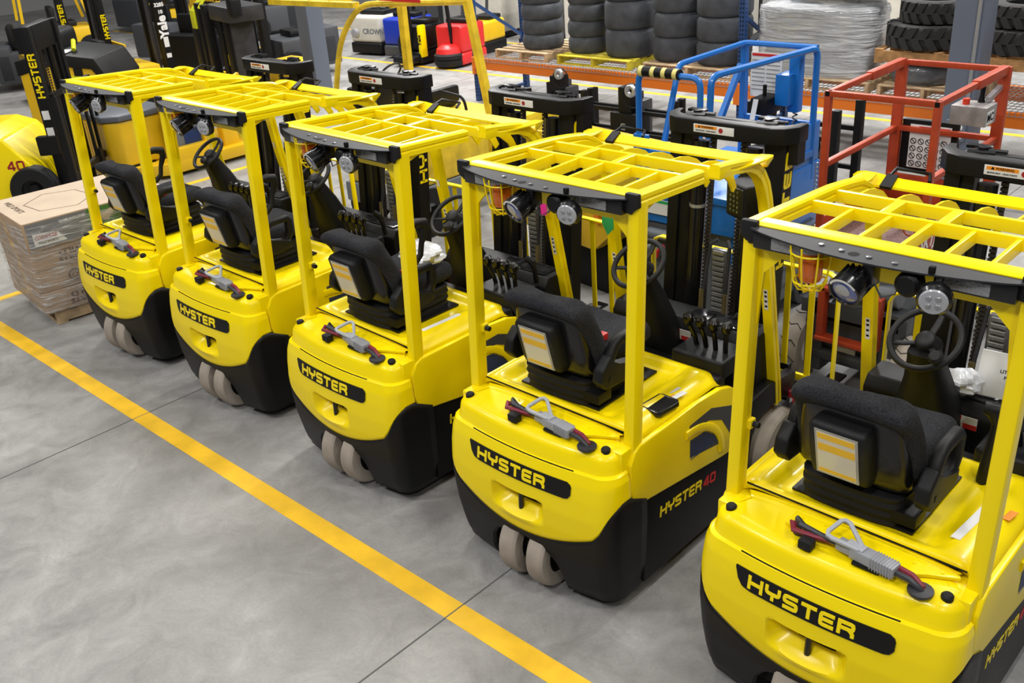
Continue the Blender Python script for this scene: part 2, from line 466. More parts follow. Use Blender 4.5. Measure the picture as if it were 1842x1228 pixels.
def build_forklift(label):
    root = empty('counterbalance_forklift')
    # ---- yellow counterweight, lower part with the recessed coupling pocket
    NT = 44
    mb = MB()
    def lower_pt(ref, t, sgn_ref):
        zb = zbound(ref[2], ref[3]); z = zb + (.775 - zb) * t
        return z
    cols = []
    base = full(.6, 0, .05, nx=44)
    for idx in range(len(base)):
        k = base[idx]; col = []
        for j in range(NT + 1):
            t = j / NT
            zb = zbound(k[2], k[3]); z = zb + (.775 - zb) * t
            q = full(z, 0, .05, nx=44)[idx]
            x, y = q[0], q[1]
            # edge rounding at lower lip
            if t < 0.03: y += .004; x *= .995
            # coupling pocket
            if abs(x) < .17 and .41 < z < .575:
                fx = max(0, 1 - (abs(x) / .165) ** 4)
                top = min(1, (.568 - z) / .022) if z < .568 else 0
                bot = min(1, max(0, (z - .435) / .06))
                y += .085 * fx * top * bot
            if abs(x) < .13 and .40 < z < .46: y -= .012 * math.cos(abs(x) / .13 * PI / 2) * math.sin((z - .40) / .06 * PI)
            col.append((x, y, z))
        cols.append(col)
    mb.loft([[c[j] for c in cols] for j in range(NT + 1)], False, False, closed=False)
    # lip curling in below the upper cap
    r1 = full(.775, 0, .05, nx=44); r2 = full(.782, .006, .05, nx=44); r3 = full(.786, .020, .05, nx=44)
    mb.loft([[(p[0], p[1], z) for p in r] for r, z in ((r1, .775), (r2, .783), (r3, .785))], False, False, closed=False)
    cw = mb.build('counterweight', yel, root, solid=0.02, soff=-1)
    # ---- upper cap
    mb = MB()
    seq = [(.772, .012), (.80, .006), (.845, .006), (.862, .012), (.874, .024), (.881, .045), (.884, .07)]
    rings = []
    for z, ins in seq: rings.append([(p[0], p[1], z) for p in full(z, ins, .05, nx=20)])
    mb.loft(rings, False, False, closed=False)
    last = rings[-1]
    # fill the top with strips running to the front edge
    top2 = [(p[0] * .93, p[1] + (.13 - p[1]) * .55, .893) for p in last]
    top3 = [(p[0] * 1.02, .142, .908 - .02 * (abs(p[0]) / .45) ** 4) for p in last]
    mb.loft([last, top2, top3], False, False, closed=False)
    mb.build('counterweight_cover', yel, root, smooth=50)
    # ---- raised service plate on the cover
    mb = MB()
    mb.prism([(-.20, .105), (-.20, .02), (-.165, .01), (.29, .01), (.34, .045), (.44, .095), (.43, .108)], .894, .908, 'z', bev=.003)
    for bx, by in ((-.16, .075), (-.07, .08), (.28, .075), (.38, .082)):
        mb.lathe([(0, .914), (.005, .913), (.006, .907)], 8, T(bx, by, 0))
    mb.build('service_cover', yel, root)
    # seam between cover and counterweight
    mb = MB()
    mb.tube([(x, rear_y(x, .778) + .002, .7775) for x in [i * .032 for i in range(-10, 11)]], .0035, 6)
    mb.tube([(-.44, .137, .925), (.45, .118, .925)], .0035, 6)
    mb.build('seam', ink, cw)
    # ---- black skirt with wheel arch
    mb = MB()
    xs_dense = sorted(set([round(i * .0109, 4) for i in range(40)] + [.2449, .2455, .2405, .2425, .236, .232]))
    def fullr(z, ye):
        w = Wd(z); xc = w - RC
        def half(s):
            o = [(s * (x if x < .3 else .3 + (x - .3) / .134 * (xc - .3) * .995), rear_y(x if x < .3 else .3 + (x - .3) / .134 * (xc - .3) * .995, z), 'r', x) for x in xs_dense if x <= .4335]
            yr = rear_y(xc, z)
            for i in range(9):
                a = PI / 2 * i / 8; o.append((s * (xc + RC * math.sin(a)), yr + RC - RC * math.cos(a), 'a', a))
            y0 = yr + RC
            for i in range(1, 5): o.append((s * w, y0 + (ye - y0) * i / 4, 's', i / 4))
            return o
        return half(-1)[::-1] + half(1)[1:]
    base = fullr(.5, .17); rows = []
    NB = 18
    for j in range(NB + 1):
        t = j / NB; row = []
        for idx, k in enumerate(base):
            zt = zbound(k[2], k[3]) if k[2] != 's' else .640 - .10 * max(0, k[3] - .3)
            zl = zbot(k[2], k[3], k[0])
            z = zl + (zt - zl) * t
            q = fullr(z, .17)[idx]
            row.append((q[0], q[1] + (.006 if t < .06 else 0), z))
        rows.append(row)
    mb.loft(rows, False, False, closed=False)
    mb.build('counterweight_skirt', blk, root, solid=0.035, soff=-1)
    # inner wheel well
    mb = MB(); mb.box(-.47, .47, -.02, .16, .10, .60); mb.box(-.40, .40, -.08, 0, .35, .70)
    mb.build('chassis', blk, root, split=True)
    # ---- name plate
    mb = MB()
    def plate_surface(x, z, off): return (x, rear_y(x, z) - off, z)
    outl = [(-.325, .722), (-.318, .70), (-.30, .662), (-.285, .650), (-.27, .646), (.29, .646), (.31, .650), (.323, .665), (.326, .70), (.322, .716), (.31, .722)]
    def lowz(x): return lerp_tab([(-.325, .718), (-.31, .675), (-.29, .652), (-.27, .642), (.29, .642), (.312, .648), (.325, .668)], x)
    def higz(x): return lerp_tab([(-.325, .726), (.30, .726), (.318, .716), (.325, .70)], x)
    XS = [-.325, -.318, -.31, -.30, -.29, -.28] + [-.25 + .05 * i for i in range(11)] + [.28, .29, .30, .31, .318, .325]
    ringsT = [[plate_surface(x, lowz(x), .0), plate_surface(x, lowz(x), .005), plate_surface(x, (lowz(x) + higz(x)) / 2, .005), plate_surface(x, higz(x), .005), plate_surface(x, higz(x), .0)] for x in XS]
    mb.loft(ringsT, closed=False, cap0=False, cap1=False)
    pl = mb.build('name_plate', blk, cw)
    mb = MB()
    word(mb, 'HYSTER', .058, .445, lambda u, v, d: plate_surface(-.262 + u, .655 + v, .0045 + d), .003, sw=.22)
    mb.build('lettering', yel, cw)
    # tow pin
    mb = MB(); mb.tube([(0, -.125, .455), (0, -.12, .56)], .014, 10); mb.build('tow_pin', blkg, root)
    mb = MB(); mb.box(-.06, .10, -.085, -.07, .48, .56); mb.build('pocket_opening', ink, cw)
    # rubber caps
    for sx in (-1, 1):
        mb = MB(); mb.lathe([(.022, .870), (.022, .889), (.017, .895), (0, .896)], 14, T(sx * .431, .004, 0)); mb.build('rubber_cap', rub, root)
    # ---- battery connector on the cover
    mb = MB()
    Mx = T(.085, -.005, .925, 0, 0, math.radians(-7))
    mb.box(.0, .175, -.028, .028, -.022, .022, .006, 2, Mx)
    for i in range(8): mb.box(.085 + i * .011, .089 + i * .011, -.031, .031, -.025, .024, .001, 1, Mx)
    mb.box(-.06, .01, -.022, .022, -.020, .016, .005, 2, Mx)
    conn = mb.build('battery_connector', cgry, root)
    mb = MB()
    hp = [(.03, .010, .025), (-.055, .062, .055), (-.075, .062, .058), (-.085, .048, .058), (-.092, -.022, .045), (-.085, -.038, .042), (-.065, -.040, .038), (.03, -.018, .025)]
    mb.sweep(rp(.017, .014), [Mx @ Vector(p) for p in hp], closed=True)
    mb.box(-.02, .05, -.022, .018, .018, .030, .004, 2, Mx)
    mb.build('connector_handle', mat('handle_gray', (.42, .44, .48), .4), conn)
    mb = MB(); mb.tube([(.25, -.005, .928), (.31, -.012, .925), (.35, -.018, .90), (.36, -.02, .87)], .011, 8)
    mb.build('red_cable', cred, conn); mb = MB()
    mb.tube([(-.13, .02, .915), (-.16, .0, .93), (-.14, -.03, .925), (-.06, -.012, .918), (.03, .005, .92)], .011, 8)
    mb.build('red_cable', cred, conn)
    mb = MB(); mb.tube([(.25, -.03, .922), (.31, -.035, .92), (.35, -.035, .90), (.365, -.035, .87)], .012, 8)
    mb.build('black_cable', cblk, conn); mb = MB()
    mb.tube([(-.12, .03, .905), (-.15, .02, .935), (-.125, -.005, .94), (-.04, .0, .925), (.03, -.006, .925)], .012, 8)
    mb.build('black_cable', cblk, conn); mb = MB()
    mb.lathe([(.045, .885), (.045, .895), (.030, .898)], 18, T(.35, -.03, 0)); mb.lathe([(.03, .885), (.03, .90), (.018, .902)], 14, T(-.135, .02, 0))
    mb.build('cable_grommet', cblk, conn, split=True)
    mb = MB(); mb.box(-.10, -.045, -.075, -.03, .885, .925, .008); mb.build('cable_clip', rub, conn)
    mb = MB(); mb.box(.10, .20, -.045, .035, .888, .902, .004); mb.build('connector_bracket', blk, conn)
    # ---- hood
    def hz(x, y):
        z = .932
        ax = abs(x)
        if ax > .40: z -= .055 * ((ax - .40) / .10) ** 2
        if y < .16: z -= .025 * ((.16 - y) / .03)
        if y > .78: z -= .16 * ((y - .78) / .24) ** 1.6
        def sm(a, b, v):
            t = max(0, min(1, (v - a) / (b - a))); return t * t * (3 - 2 * t)
        r = sm(-.42, -.33, x) * (1 - sm(.27, .36, x)) * sm(.155, .24, y) * (1 - sm(.74, .82, y))
        z -= .042 * r
        return z
    mb = MB()
    NX, NY = 60, 50
    mb.grid(lambda u, v: (-.50 + u, .137 + v * .87, hz(-.50 + u, .137 + v * .87)), NX, NY)
    hood = mb.build('hood', yel, root, solid=.02, soff=-1, smooth=60)
    # shoulders and cab sides behind the counterweight
    for sx in (-1, 1):
        mb = MB()
        pts = [(.062, .80), (.060, .66), (.072, .61), (.10, .572), (.16, .552), (.84, .455), (.98, .435), (1.0, .60), (1.0, .76), (.90, .835), (.80, .868), (.60, .878), (.14, .878), (.10, .86)]
        a, b = (.498, .527) if sx > 0 else (-.527, -.498)
        mb.prism(pts, a, b, 'x', bev=.009, seg=3)
        sp = mb.build('side_panel', yel, root)
        mb = MB()
        x0, x1 = (.5265, .5285) if sx > 0 else (-.5285, -.5265)
        mb.prism([(.53, .745), (.53, .785), (.72, .795), (.93, .715), (.97, .62), (.97, .50), (.90, .565), (.82, .68), (.70, .735)], x0, x1, 'x')
        mb.prism([(.535, .60), (.535, .70), (.66, .69), (.77, .62), (.80, .56), (.80, .55)], x0, x1, 'x')
        vg = mb.build('vent_grille', dgr, sp, split=True)
        mb = MB()
        e = .001 if sx > 0 else -.001
        for i in range(9):
            zz = .585 + i * .012
            yy = .80 - max(0, (zz - .56)) * .9
            mb.box(min(x1, x1 + e), max(x1, x1 + e) + .0, .54, min(yy, .78), zz, zz + .004)
        mb.build('vent_slats', navy, vg)
        # raised moulding arch over the vent
        mb = MB()
        path = [(sx * .528, .535 + .30 * math.sin(a) - .01, .50 + .245 * math.cos(a)) for a in [math.radians(-5 + 9.5 * i) for i in range(11)]]
        mb.sweep(rp(.016, .045, .4), path, up=(0, 0, 1))
        mb.build('side_moulding', yel, sp)
    mb = MB()
    for sx in (-1, 1):
        a, b = sorted((sx * .40, sx * .507)); mb.box(a, b, .02, .20, .62, .878, .012)
    mb.build('corner_filler', yel, root, split=True)
    # black frame below the panels
    mb = MB()
    for sx in (-1, 1):
        a, b = (.47, .520) if sx > 0 else (-.520, -.47)
        mb.prism([(.16, .075), (1.0, .075), (1.08, .16), (1.12, .30), (1.14, .47), (1.0, .60), (.9, .62), (.16, .62)], a, b, 'x', bev=.006)
        mb.prism([(1.0, .40), (1.12, .30), (1.14, .42), (1.20, .49), (1.32, .52), (1.45, .52), (1.60, .46), (1.60, .62), (1.32, .66), (1.0, .62)], a - .01, b, 'x', bev=.006)
    mb.box(-.50, .50, .10, 1.0, .12, .85, .01)
    mb.box(-.47, .47, .98, 1.62, .28, .40, .005)
    fr = mb.build('frame', blk, root)
    mb = MB()
    def sidefn(u, v, d): return (.5205 + d, .29 + u, .385 - u * .10 + v)
    word(mb, 'HYSTER', .06, .36, sidefn, .002, sw=.2, shear=.12)
    mb.build('side_lettering', yel, fr)
    mb = MB(); word(mb, '40', .06, .11, lambda u, v, d: (.5205 + d, .67 + u, .345 - u * .1 + v), .002, sw=.2, shear=.12); mb.build('side_number', redl, fr)
    mb = MB(); mb.box(.5205, .523, 1.02, 1.09, .36, .46); fl_ = mb.build('frame_label', white, fr)
    mb = MB(); mb.box(.5225, .5245, 1.02, 1.09, .43, .46); mb.build('label_band', orl, fl_)
    # ---- wheels
    def wheel(cx, cy, r, wd, mt, name='tire', rot=0):
        M_ = T(cx, cy, r, 0, 0, rot) @ Euler((0, PI / 2, 0)).to_matrix().to_4x4()
        mb = MB(); h = wd / 2
        mb.lathe([(r * .60, -h), (r * .92, -h), (r - .004, -h + .01), (r, -h + .022), (r, h - .022), (r - .004, h - .01), (r * .92, h), (r * .60, h)], 40, M_, closed=True)
        t_ = mb.build(name, mt, root)
        mb = MB()
        mb.lathe([(0, -h * .5), (r * .3, -h * .5), (r * .35, -h * .7), (r * .602, -h * .7), (r * .602, h * .7), (r * .35, h * .7), (r * .3, h * .9), (0, h * .9)], 24, M_)
        for i in range(5):
            a = i * 2 * PI / 5
            mb.lathe([(0, h * .8), (.012, h * .8), (.012, h * .7)], 6, M_ @ T(r * .45 * math.cos(a), r * .45 * math.sin(a), 0))
        mb.build('wheel_hub', blk, t_)
    wheel(-.078, -.012, .19, .103, tirb, 'steer_tire', math.radians(4))
    wheel(.098, -.006, .19, .103, tirb, 'steer_tire', math.radians(4))
    wheel(-.50, 1.40, .228, .15, tirb, 'drive_tire')
    wheel(.50, 1.40, .228, .15, tirb, 'drive_tire')
    # ---- overhead guard
    mb = MB()
    pr = [(-.027, -.03), (.027, -.03), (.027, -.008), (.022, -.004), (.022, .002), (.027, .006), (.027, .022), (.018, .03), (-.018, .03), (-.027, .022), (-.027, .006), (-.022, .002), (-.022, -.004), (-.027, -.008)]
    def railz(y): return lerp_tab([(.17, 2.012), (.6, 1.992), (.8, 1.972), (1.0, 1.948)], y)
    def frontpath(x, y0):
        P = []
        if y0 < .8: P += [(x, y0, railz(y0)), (x, .78, railz(.78))]
        else: P += [(x, y0, railz(y0))]
        P += [(x, .92, 1.957), (x, 1.03, 1.94), (x, 1.10, 1.908), (x, 1.155, 1.865), (x, 1.20, 1.80), (x, 1.23, 1.72), (x, 1.25, 1.64), (x, 1.28, 1.36), (x * 1.01, 1.34, 1.0), (x * 1.02, 1.40, .65), (x * 1.02, 1.42, .50)]
        return P
    mb.sweep(pr, frontpath(-.487, .165))
    mb.sweep(pr, [(.487, .165, railz(.165)), (.487, .64, railz(.64))])
    mb.sweep(pr, [(.487, .765, railz(.765))] + frontpath(.487, .85)[0:])
    for sx in (-1, 1):
        # rear posts with groove
        pp = [(-.027, -.034), (.027, -.034), (.027, .034), (.009, .034), (.006, .028), (-.006, .028), (-.009, .034), (-.027, .034)]
        mb.sweep(rp(.060, .074, .22), [(sx * .488, .125, .805), (sx * .487, .195, 2.0)], up=(0, 1, 0))
        mb.box(sx * .488 - .03 , sx * .488 + .03, .09, .165, .80, .83, .004)
        # gussets
        mb.prism([(.20, 1.985), (.20, 1.90), (.235, 1.945), (.30, 1.965), (.42, 1.968), (.42, 1.985)], sx * .487 - .006, sx * .487 + .006, 'x')
        mb.prism([(sx * .468, 1.98), (sx * .468, 1.60), (sx * .455, 1.62), (sx * .435, 1.84), (sx * .36, 1.915), (sx * .33, 1.98)], .182, .194, 'y')
        mb.prism([(.195, 1.78), (.23, 1.98), (.20, 1.98)], sx * .487 - .004, sx * .487 + .004, 'x')
    # rear top beam and under header
    mb.prism([(.165, 2.012), (.165, 2.028), (.185, 2.036), (.235, 2.034), (.245, 2.02), (.245, 1.995), (.235, 1.995)], -.47, .47, 'x')
    mb.box(-.46, .46, .185, .197, 1.905, 2.01, .003)
    # cross beams
    def cross(y, z, w, x0, x1): mb.box(x0, x1, y - w / 2, y + w / 2, z - .05, z, .004)
    cross(.585, 2.003, .022, -.47, .47)
    cross(.79, 1.988, .024, -.47, .512)
    mb.box(.44, .515, .765, .86, 1.935, 1.985, .008)
    # length bars between rear beam and first cross beam
    for i in range(5):
        x = -.295 + i * .152
        mb.box(x - .008, x + .008, .235, .58, 1.950, 1.998, .002)
    for x in (-.19, .03):
        mb.box(x - .02, x + .02, .59, .785, 1.945, 1.990, .003)
    # curved front bars
    for i in range(6):
        x = -.37 + i * .150
        mb.prism([(.80, 1.985), (.88, 1.980), (.95, 1.964), (1.01, 1.938), (1.06, 1.90), (1.10, 1.85), (1.13, 1.79), (1.10, 1.77), (1.06, 1.83), (1.0, 1.88), (.92, 1.92), (.80, 1.935)], x - .005, x + .005, 'x')
    # front header: flat bar whose ends curl back into the rails
    fe = [(-.552, 1.12, 1.952), (-.553, 1.165, 1.954), (-.535, 1.20, 1.950), (-.50, 1.228, 1.941), (-.45, 1.243, 1.930), (-.38, 1.248, 1.922), (0, 1.252, 1.918)]
    re_ = [(-.549, 1.115, 1.938), (-.543, 1.135, 1.920), (-.52, 1.158, 1.908), (-.48, 1.18, 1.900), (-.44, 1.195, 1.896), (-.38, 1.202, 1.894), (0, 1.206, 1.892)]
    mir = lambda L_: L_ + [(-x, y, z) for x, y, z in L_[:-1][::-1]]
    fe = mir(fe); re_ = mir(re_)
    mb.loft([[Vector(a), Vector(b), Vector(b) - Vector((0, 0, .01)), Vector(a) - Vector((0, 0, .01))] for a, b in zip(fe, re_)])
    for sx in (-1, 1): mb.prism([(sx * .513, .92), (sx * .47, .92), (sx * .46, 1.10), (sx * .475, 1.19), (sx * .51, 1.20), (sx * .542, 1.165), (sx * .542, 1.09), (sx * .525, 1.0)], 1.940, 1.950, 'z', bev=.003)
    og = mb.build('overhead_guard', yel, root, smooth=40)
    for sx in (-1, 1):
        mb = MB(); mb.prism([(sx * .455, 2.045), (sx * .520, 2.045), (sx * .522, 1.985), (sx * .49, 1.975), (sx * .488, 1.955), (sx * .452, 1.96)], .145, .172, 'y', bev=.008, seg=2)
        mb.build('guard_end_cap', rub, og)
    # strap bracket with rod at the left front corner
    mb = MB(); mb.prism([(1.185, 1.885), (1.256, 1.922), (1.25, 1.936), (1.178, 1.900)], -.455, -.405, 'x'); mb.tube([(-.44, 1.25, 1.93), (-.44, 1.31, 1.945), (-.30, 1.33, 1.935), (-.28, 1.28, 1.915)], .008, 6)
    mb.build('header_strap', blk, og)
    # latch stub on left rear post
    mb = MB(); mb.lathe([(.013, 0), (.013, .03), (.01, .032), (0, .032)], 10, T(-.445, .165, 1.19, 0, PI / 2, 0)); mb.build('seat_belt_stop', rub, root)
    mb = MB(); mb.box(-.462, -.44, .145, .185, 1.17, 1.21, .006); mb.build('stop_bracket', yel, root)
    # warning labels on front legs
    for sx in (-1, 1):
        mb = MB()
        M_ = Matrix.Translation((0, 0, 0))
        for (za, zb_) in ((1.10, 1.22), (1.38, 1.43)):
            def yy(z): return 1.28 + (1.36 - z) * .165 - .0315
            mb.loft([[(sx * .487 - .012, yy(z), z), (sx * .487 + .012, yy(z), z)] for z in (za, zb_)], False, False, closed=False)
        wl = mb.build('guard_label', white, og, split=True)
        mb = MB()
        for z in (1.115, 1.145, 1.175, 1.20):
            mb.loft([[(sx * .487 - .007, 1.28 + (1.36 - q) * .165 - .032, q), (sx * .487 + .007, 1.28 + (1.36 - q) * .165 - .032, q)] for q in (z, z + .012)], False, False, closed=False)
        mb.build('label_print', ink, wl, split=True)
    # ---- light visor and lamps
    mb = MB()
    vis = [(-.475, .185)] + [(-.47 + .94 * i / 16, .132 - .095 * math.sin(PI * i / 16) ** .8) for i in range(17)] + [(.475, .185)]
    mb.prism(vis, 2.018, 2.024, 'z')
    vis_o = mb.build('light_visor', gry, root)
    mb = MB()
    for x, y in ((-.18, .11), (-.10, .095), (.0, .085), (.09, .08)): mb.lathe([(.010, 2.024), (.010, 2.029), (0, 2.030)], 8, T(x, y, 0))
    mb.build('visor_bolts', chrom, vis_o, split=True)
    mb = MB(); mb.lathe([(.020, 2.0245), (0, 2.0248)], 14, T(-.055, .09, 0)); mb.box(.205, .225, .055, .075, 2.024, 2.05, .005); mb.build('visor_fittings', ink, vis_o, split=True)
    for sx in (-1, 1):
        mb = MB()
        a, b = sorted((sx * .20, sx * .455))
        mb.box(a, b, .124, .18, 1.952, 2.015, .008)
        lb = mb.build('light_bar', blkg, root)
        a, b = sorted((sx * .215, sx * .378))
        mb = MB(); mb.box(a, b, .117, .126, 1.962, 2.006, .006); mb.build('light_bar_lens', lens, lb)
    mb = MB(); mb.lathe([(.0, .018), (.046, .018), (.055, .008), (.055, -.018), (.045, -.03), (0, -.032)], 24, T(.24, .045, 1.950, PI / 2 + .12, 0, .25)); mb.tube([(.24, .05, 1.96), (.24, .08, 2.018)], .012, 8)
    wlp = mb.build('round_work_light', blkg, root)
    mb = MB(); mb.lathe([(.045, .018), (.041, .024), (0, .025)], 24, T(.24, .045, 1.950, PI / 2 + .12, 0, .25)); ln = mb.build('lens', lensw, wlp)
    mb = MB()
    for dx, dz in ((-.014, .014), (.014, .014), (-.014, -.014), (.014, -.014)):
        mb.lathe([(.010, .0245), (.008, .028), (0, .029)], 10, T(.24, .045, 1.950, PI / 2 + .12, 0, .25) @ T(dx, dz, 0))
    mb.build('light_diode', lens, ln, split=True)
    # reversing alarm
    mb = MB(); mb.lathe([(0, .03), (.03, .03), (.042, .02), (.045, -.02), (0, -.02)], 20, T(.14, .09, 1.965, PI / 2, 0, 0)); mb.box(.11, .17, .09, .14, 1.93, 2.018, .005); mb.build('reversing_alarm', blk, root)
    # blue safety spot light, aimed back and down
    Ms = T(-.035, .03, 1.93) @ Euler((math.radians(112), 0, math.radians(-8))).to_matrix().to_4x4()
    mb = MB(); mb.lathe([(0, -.085), (.030, -.080), (.046, -.055), (.056, -.01), (.060, .03), (.052, .03), (.048, .018), (0, .018)], 24, Ms)
    for i in range(14):
        a = i * 2 * PI / 14
        mb.box(.04, .057, -.003, .003, -.06, .0, .001, 1, Ms @ Euler((0, 0, a)).to_matrix().to_4x4())
    mb.box(-.01, .03, .06, .12, 1.93, 2.018, .004)
    sl = mb.build('blue_spot_light', blkg, root)
    mb = MB(); mb.lathe([(.050, .022), (.030, .030), (0, .033)], 20, Ms); ls_ = mb.build('lens', lensb, sl)
    mb = MB(); mb.lathe([(.026, .0325), (.016, .034), (0, .034)], 16, Ms @ T(0, .012, 0)); mb.build('lamp_reflector', lensw, ls_)
    mb = MB(); mb.ribbon([(.053 * math.cos(a), .053 * math.sin(a)) for a in [math.radians(210 + i * 12) for i in range(11)]], .008, lambda u, v, d: Ms @ Vector((u, -v, .0305 + d)), .001); mb.build('lamp_sticker', white, sl)
    mb = MB(); mb.tube([(.03, .08, 1.94), (.06, .07, 1.90), (.10, .08, 1.92), (.11, .09, 1.95)], .003, 6); mb.build('lamp_wire', cblk, sl)
    # beacon in cage
    mb = MB(); mb.lathe([(.036, 2.0), (.036, 1.975), (.042, 1.965), (.042, 1.89), (.036, 1.878), (0, 1.876)], 20, T(-.225, .13, 0)); bc = mb.build('beacon', amb, root)
    mb = MB(); mb.lathe([(.04, 2.016), (.04, 1.985), (0, 1.985)], 16, T(-.225, .13, 0)); mb.build('beacon_base', cgry, bc)
    mb = MB()
    for i in range(8):
        a = i * 2 * PI / 8; c, s_ = math.cos(a), math.sin(a)
        mb.tube([(-.225 + c * r, .13 + s_ * r, z) for r, z in ((.075, 2.015), (.070, 1.95), (.058, 1.875), (.040, 1.845), (.0, 1.838))], .0035, 6)
    for r, z in ((.0725, 1.985), (.058, 1.877)):
        mb.tube([(-.225 + r * math.cos(2 * PI * i / 20), .13 + r * math.sin(2 * PI * i / 20), z) for i in range(20)], .0035, 6, closed=True)
    mb.build('beacon_cage', yel, bc)
    # ---- seat
    cx = -.055
    mb = MB()
    for i, (gx, gy, z) in enumerate(((.205, .25, .905), (.20, .245, .93), (.218, .26, .95), (.205, .25, .972), (.222, .262, .992), (.208, .25, 1.014), (.224, .262, 1.035), (.20, .24, 1.05))):
        pass
    rings = []
    for (gx, gy, z) in ((.20, .24, .893), (.215, .262, .905), (.20, .245, .925), (.222, .266, .945), (.203, .248, .965), (.224, .268, .985), (.205, .25, 1.005), (.226, .268, 1.025), (.19, .23, 1.045)):
        prof = rp(gx * 2, gy * 2, .16)
        rings.append([(cx + a, .47 + b, z) for a, b in prof])
    mb.loft(rings)
    st = empty('seat'); st.parent = root
    mb.build('bellows', rub, st, smooth=60, sub=1)
    mb = MB(); mb.box(cx - .24, cx + .26, .24, .72, .893, .905, .004); mb.box(cx+.10, cx + .27, .23, .33, .93, .985, .006); mb.build('seat_base', blk, st)
    # cushion
    mb = MB()
    rings = []
    for y, w, z0, z1 in ((.27, .19, 1.06, 1.13), (.33, .215, 1.045, 1.165), (.50, .22, 1.04, 1.15), (.68, .225, 1.04, 1.165), (.74, .215, 1.05, 1.16), (.76, .19, 1.07, 1.14)):
        rings.append([(cx + w * a, y, z0 + (z1 - z0) * b) for a, b in ((-.9, 0), (.9, 0), (1, .25), (1, .7), (.88, 1), (.6, .93), (0, .86), (-.6, .93), (-.88, 1), (-1, .7), (-1, .25))])
    mb.loft(rings)
    mb.build('seat_cushion', fab, st, smooth=70, sub=1)
    # backrest cushion: thick padded rim that wraps the shell
    mb = MB(); rings = []
    secs = [(1.06, .225, .285, .09), (1.12, .245, .265, .12), (1.20, .245, .24, .125), (1.28, .24, .215, .12), (1.35, .235, .18, .125), (1.385, .23, .13, .165), (1.415, .225, .115, .17), (1.44, .205, .125, .15), (1.455, .15, .15, .10)]
    for z, w, y0, d in secs:
        rings.append([(cx + w * a, y0 + d * b, z) for a, b in ((-.82, .06), (-.95, .0), (-1.04, .28), (-1.04, .72), (-.88, 1.0), (-.55, .8), (0, .66), (.55, .8), (.88, 1.0), (1.04, .72), (1.04, .28), (.95, 0), (.82, .06), (0, .12))])
    mb.loft(rings)
    mb.build('backrest_cushion', fab, st, smooth=70, sub=1)
    # glossy rear shell
    mb = MB(); rings = []
    for z, w, y0 in ((1.03, .20, .265), (1.055, .225, .225), (1.10, .235, .205), (1.20, .225, .190), (1.30, .21, .172), (1.375, .20, .158), (1.395, .18, .172)):
        rings.append([(cx + w * a, y0 + b, z) for a, b in ((-1, .10), (-1, .05), (-.93, .018), (-.8, .004), (0, -.004), (.8, .004), (.93, .018), (1, .05), (1, .10))])
    mb.loft(rings)
    sh = mb.build('backrest_shell', blkg, st, smooth=70, sub=1)
    # manual box bulging out of the shell
    def my_(z): return .205 - (z - 1.07) * .24
    mb = MB(); rings = []
    for z, w, k in ((1.075, .10, .03), (1.085, .115, .008), (1.12, .118, 0), (1.25, .118, 0), (1.315, .116, 0), (1.335, .105, .012), (1.34, .10, .04)):
        y0 = my_(z) - .048 + k
        rings.append([(cx - .01 + w * a, y0 + b, z) for a, b in ((-1, .07), (-1, .015), (-.9, 0), (.9, 0), (1, .015), (1, .07))])
    mb.loft(rings)
    mbx = mb.build('manual_box', plas, st, smooth=50)
    def slab(x0, x1, z0, z1, o0, o1):
        mb = MB()
        mb.loft([[(x0, my_(z) - .048 - o0, z), (x1, my_(z) - .048 - o0, z), (x1, my_(z) - .048 + .004, z), (x0, my_(z) - .048 + .004, z)] for z in (z0, z1)]); return mb
    slab(cx - .095, cx + .075, 1.095, 1.312, .0035, 0).build('manual_pouch', mat('clear_sleeve', (.35, .34, .30), .12, coat=.5), mbx)
    slab(cx - .086, cx + .066, 1.103, 1.303, .005, 0).build('manual_cover', mat('manual_paper', (.66, .62, .50), .25, coat=.4), mbx)
    for z0, z1 in ((1.272, 1.298), (1.215, 1.250), (1.108, 1.124)): slab(cx - .083, cx + .063, z0, z1, .006, 0).build('manual_band', sty, mbx)
    mb = MB()
    for z, t_, w in ((1.286, 'OPERATING MANUAL', .09), (1.232, 'SCAN HERE', .05)):
        mb.text(t_, Matrix.Translation((cx - .01, my_(z) - .0545, z)) @ Euler((PI / 2 + .23, 0, 0)).to_matrix().to_4x4(), .010, .0005, .0001, width=w) if False else None
    mb.bm.free()
    # hip restraints
    for sx in (-1, 1):
        hx = cx + sx * .285
        mb = MB()
        outer = [(.20, 1.04), (.17, 1.10), (.20, 1.165), (.30, 1.225), (.345, 1.25), (.455, 1.25), (.475, 1.235), (.475, 1.19), (.44, 1.10), (.40, 1.045), (.32, 1.02)]
        inner = [(.33, 1.17), (.36, 1.205), (.43, 1.207), (.44, 1.19), (.415, 1.13), (.36, 1.12)]
        mb.sweep(rp(.050, .052, .35), [(hx, y, z) for y, z in ((.28, 1.08), (.30, 1.16), (.335, 1.215), (.37, 1.232), (.50, 1.232), (.515, 1.21), (.51, 1.13), (.48, 1.08), (.40, 1.065))], up=(1, 0, 0), closed=True)
        mb.prism([(.24, 1.02), (.20, 1.07), (.215, 1.13), (.28, 1.19), (.33, 1.11), (.50, 1.09), (.50, 1.03), (.40, 1.01)], hx - .032, hx + .030, 'x', bev=.016, seg=3)
        mb.lathe([(.014, 0), (0, .001)], 12, T(hx + sx * .033, .27, 1.07, 0, sx * PI / 2, 0))
        mb.build('hip_restraint', plas, st, smooth=60)
    mb = MB(); mb.box(cx + .11, cx + .15, .42, .47, 1.155, 1.19, .004); mb.build('belt_buckle', redl, st)
    # ---- control console on the right of the seat
    mb = MB()
    mb.box(.215, .50, .82, .98, .80, .90, .02, 3)
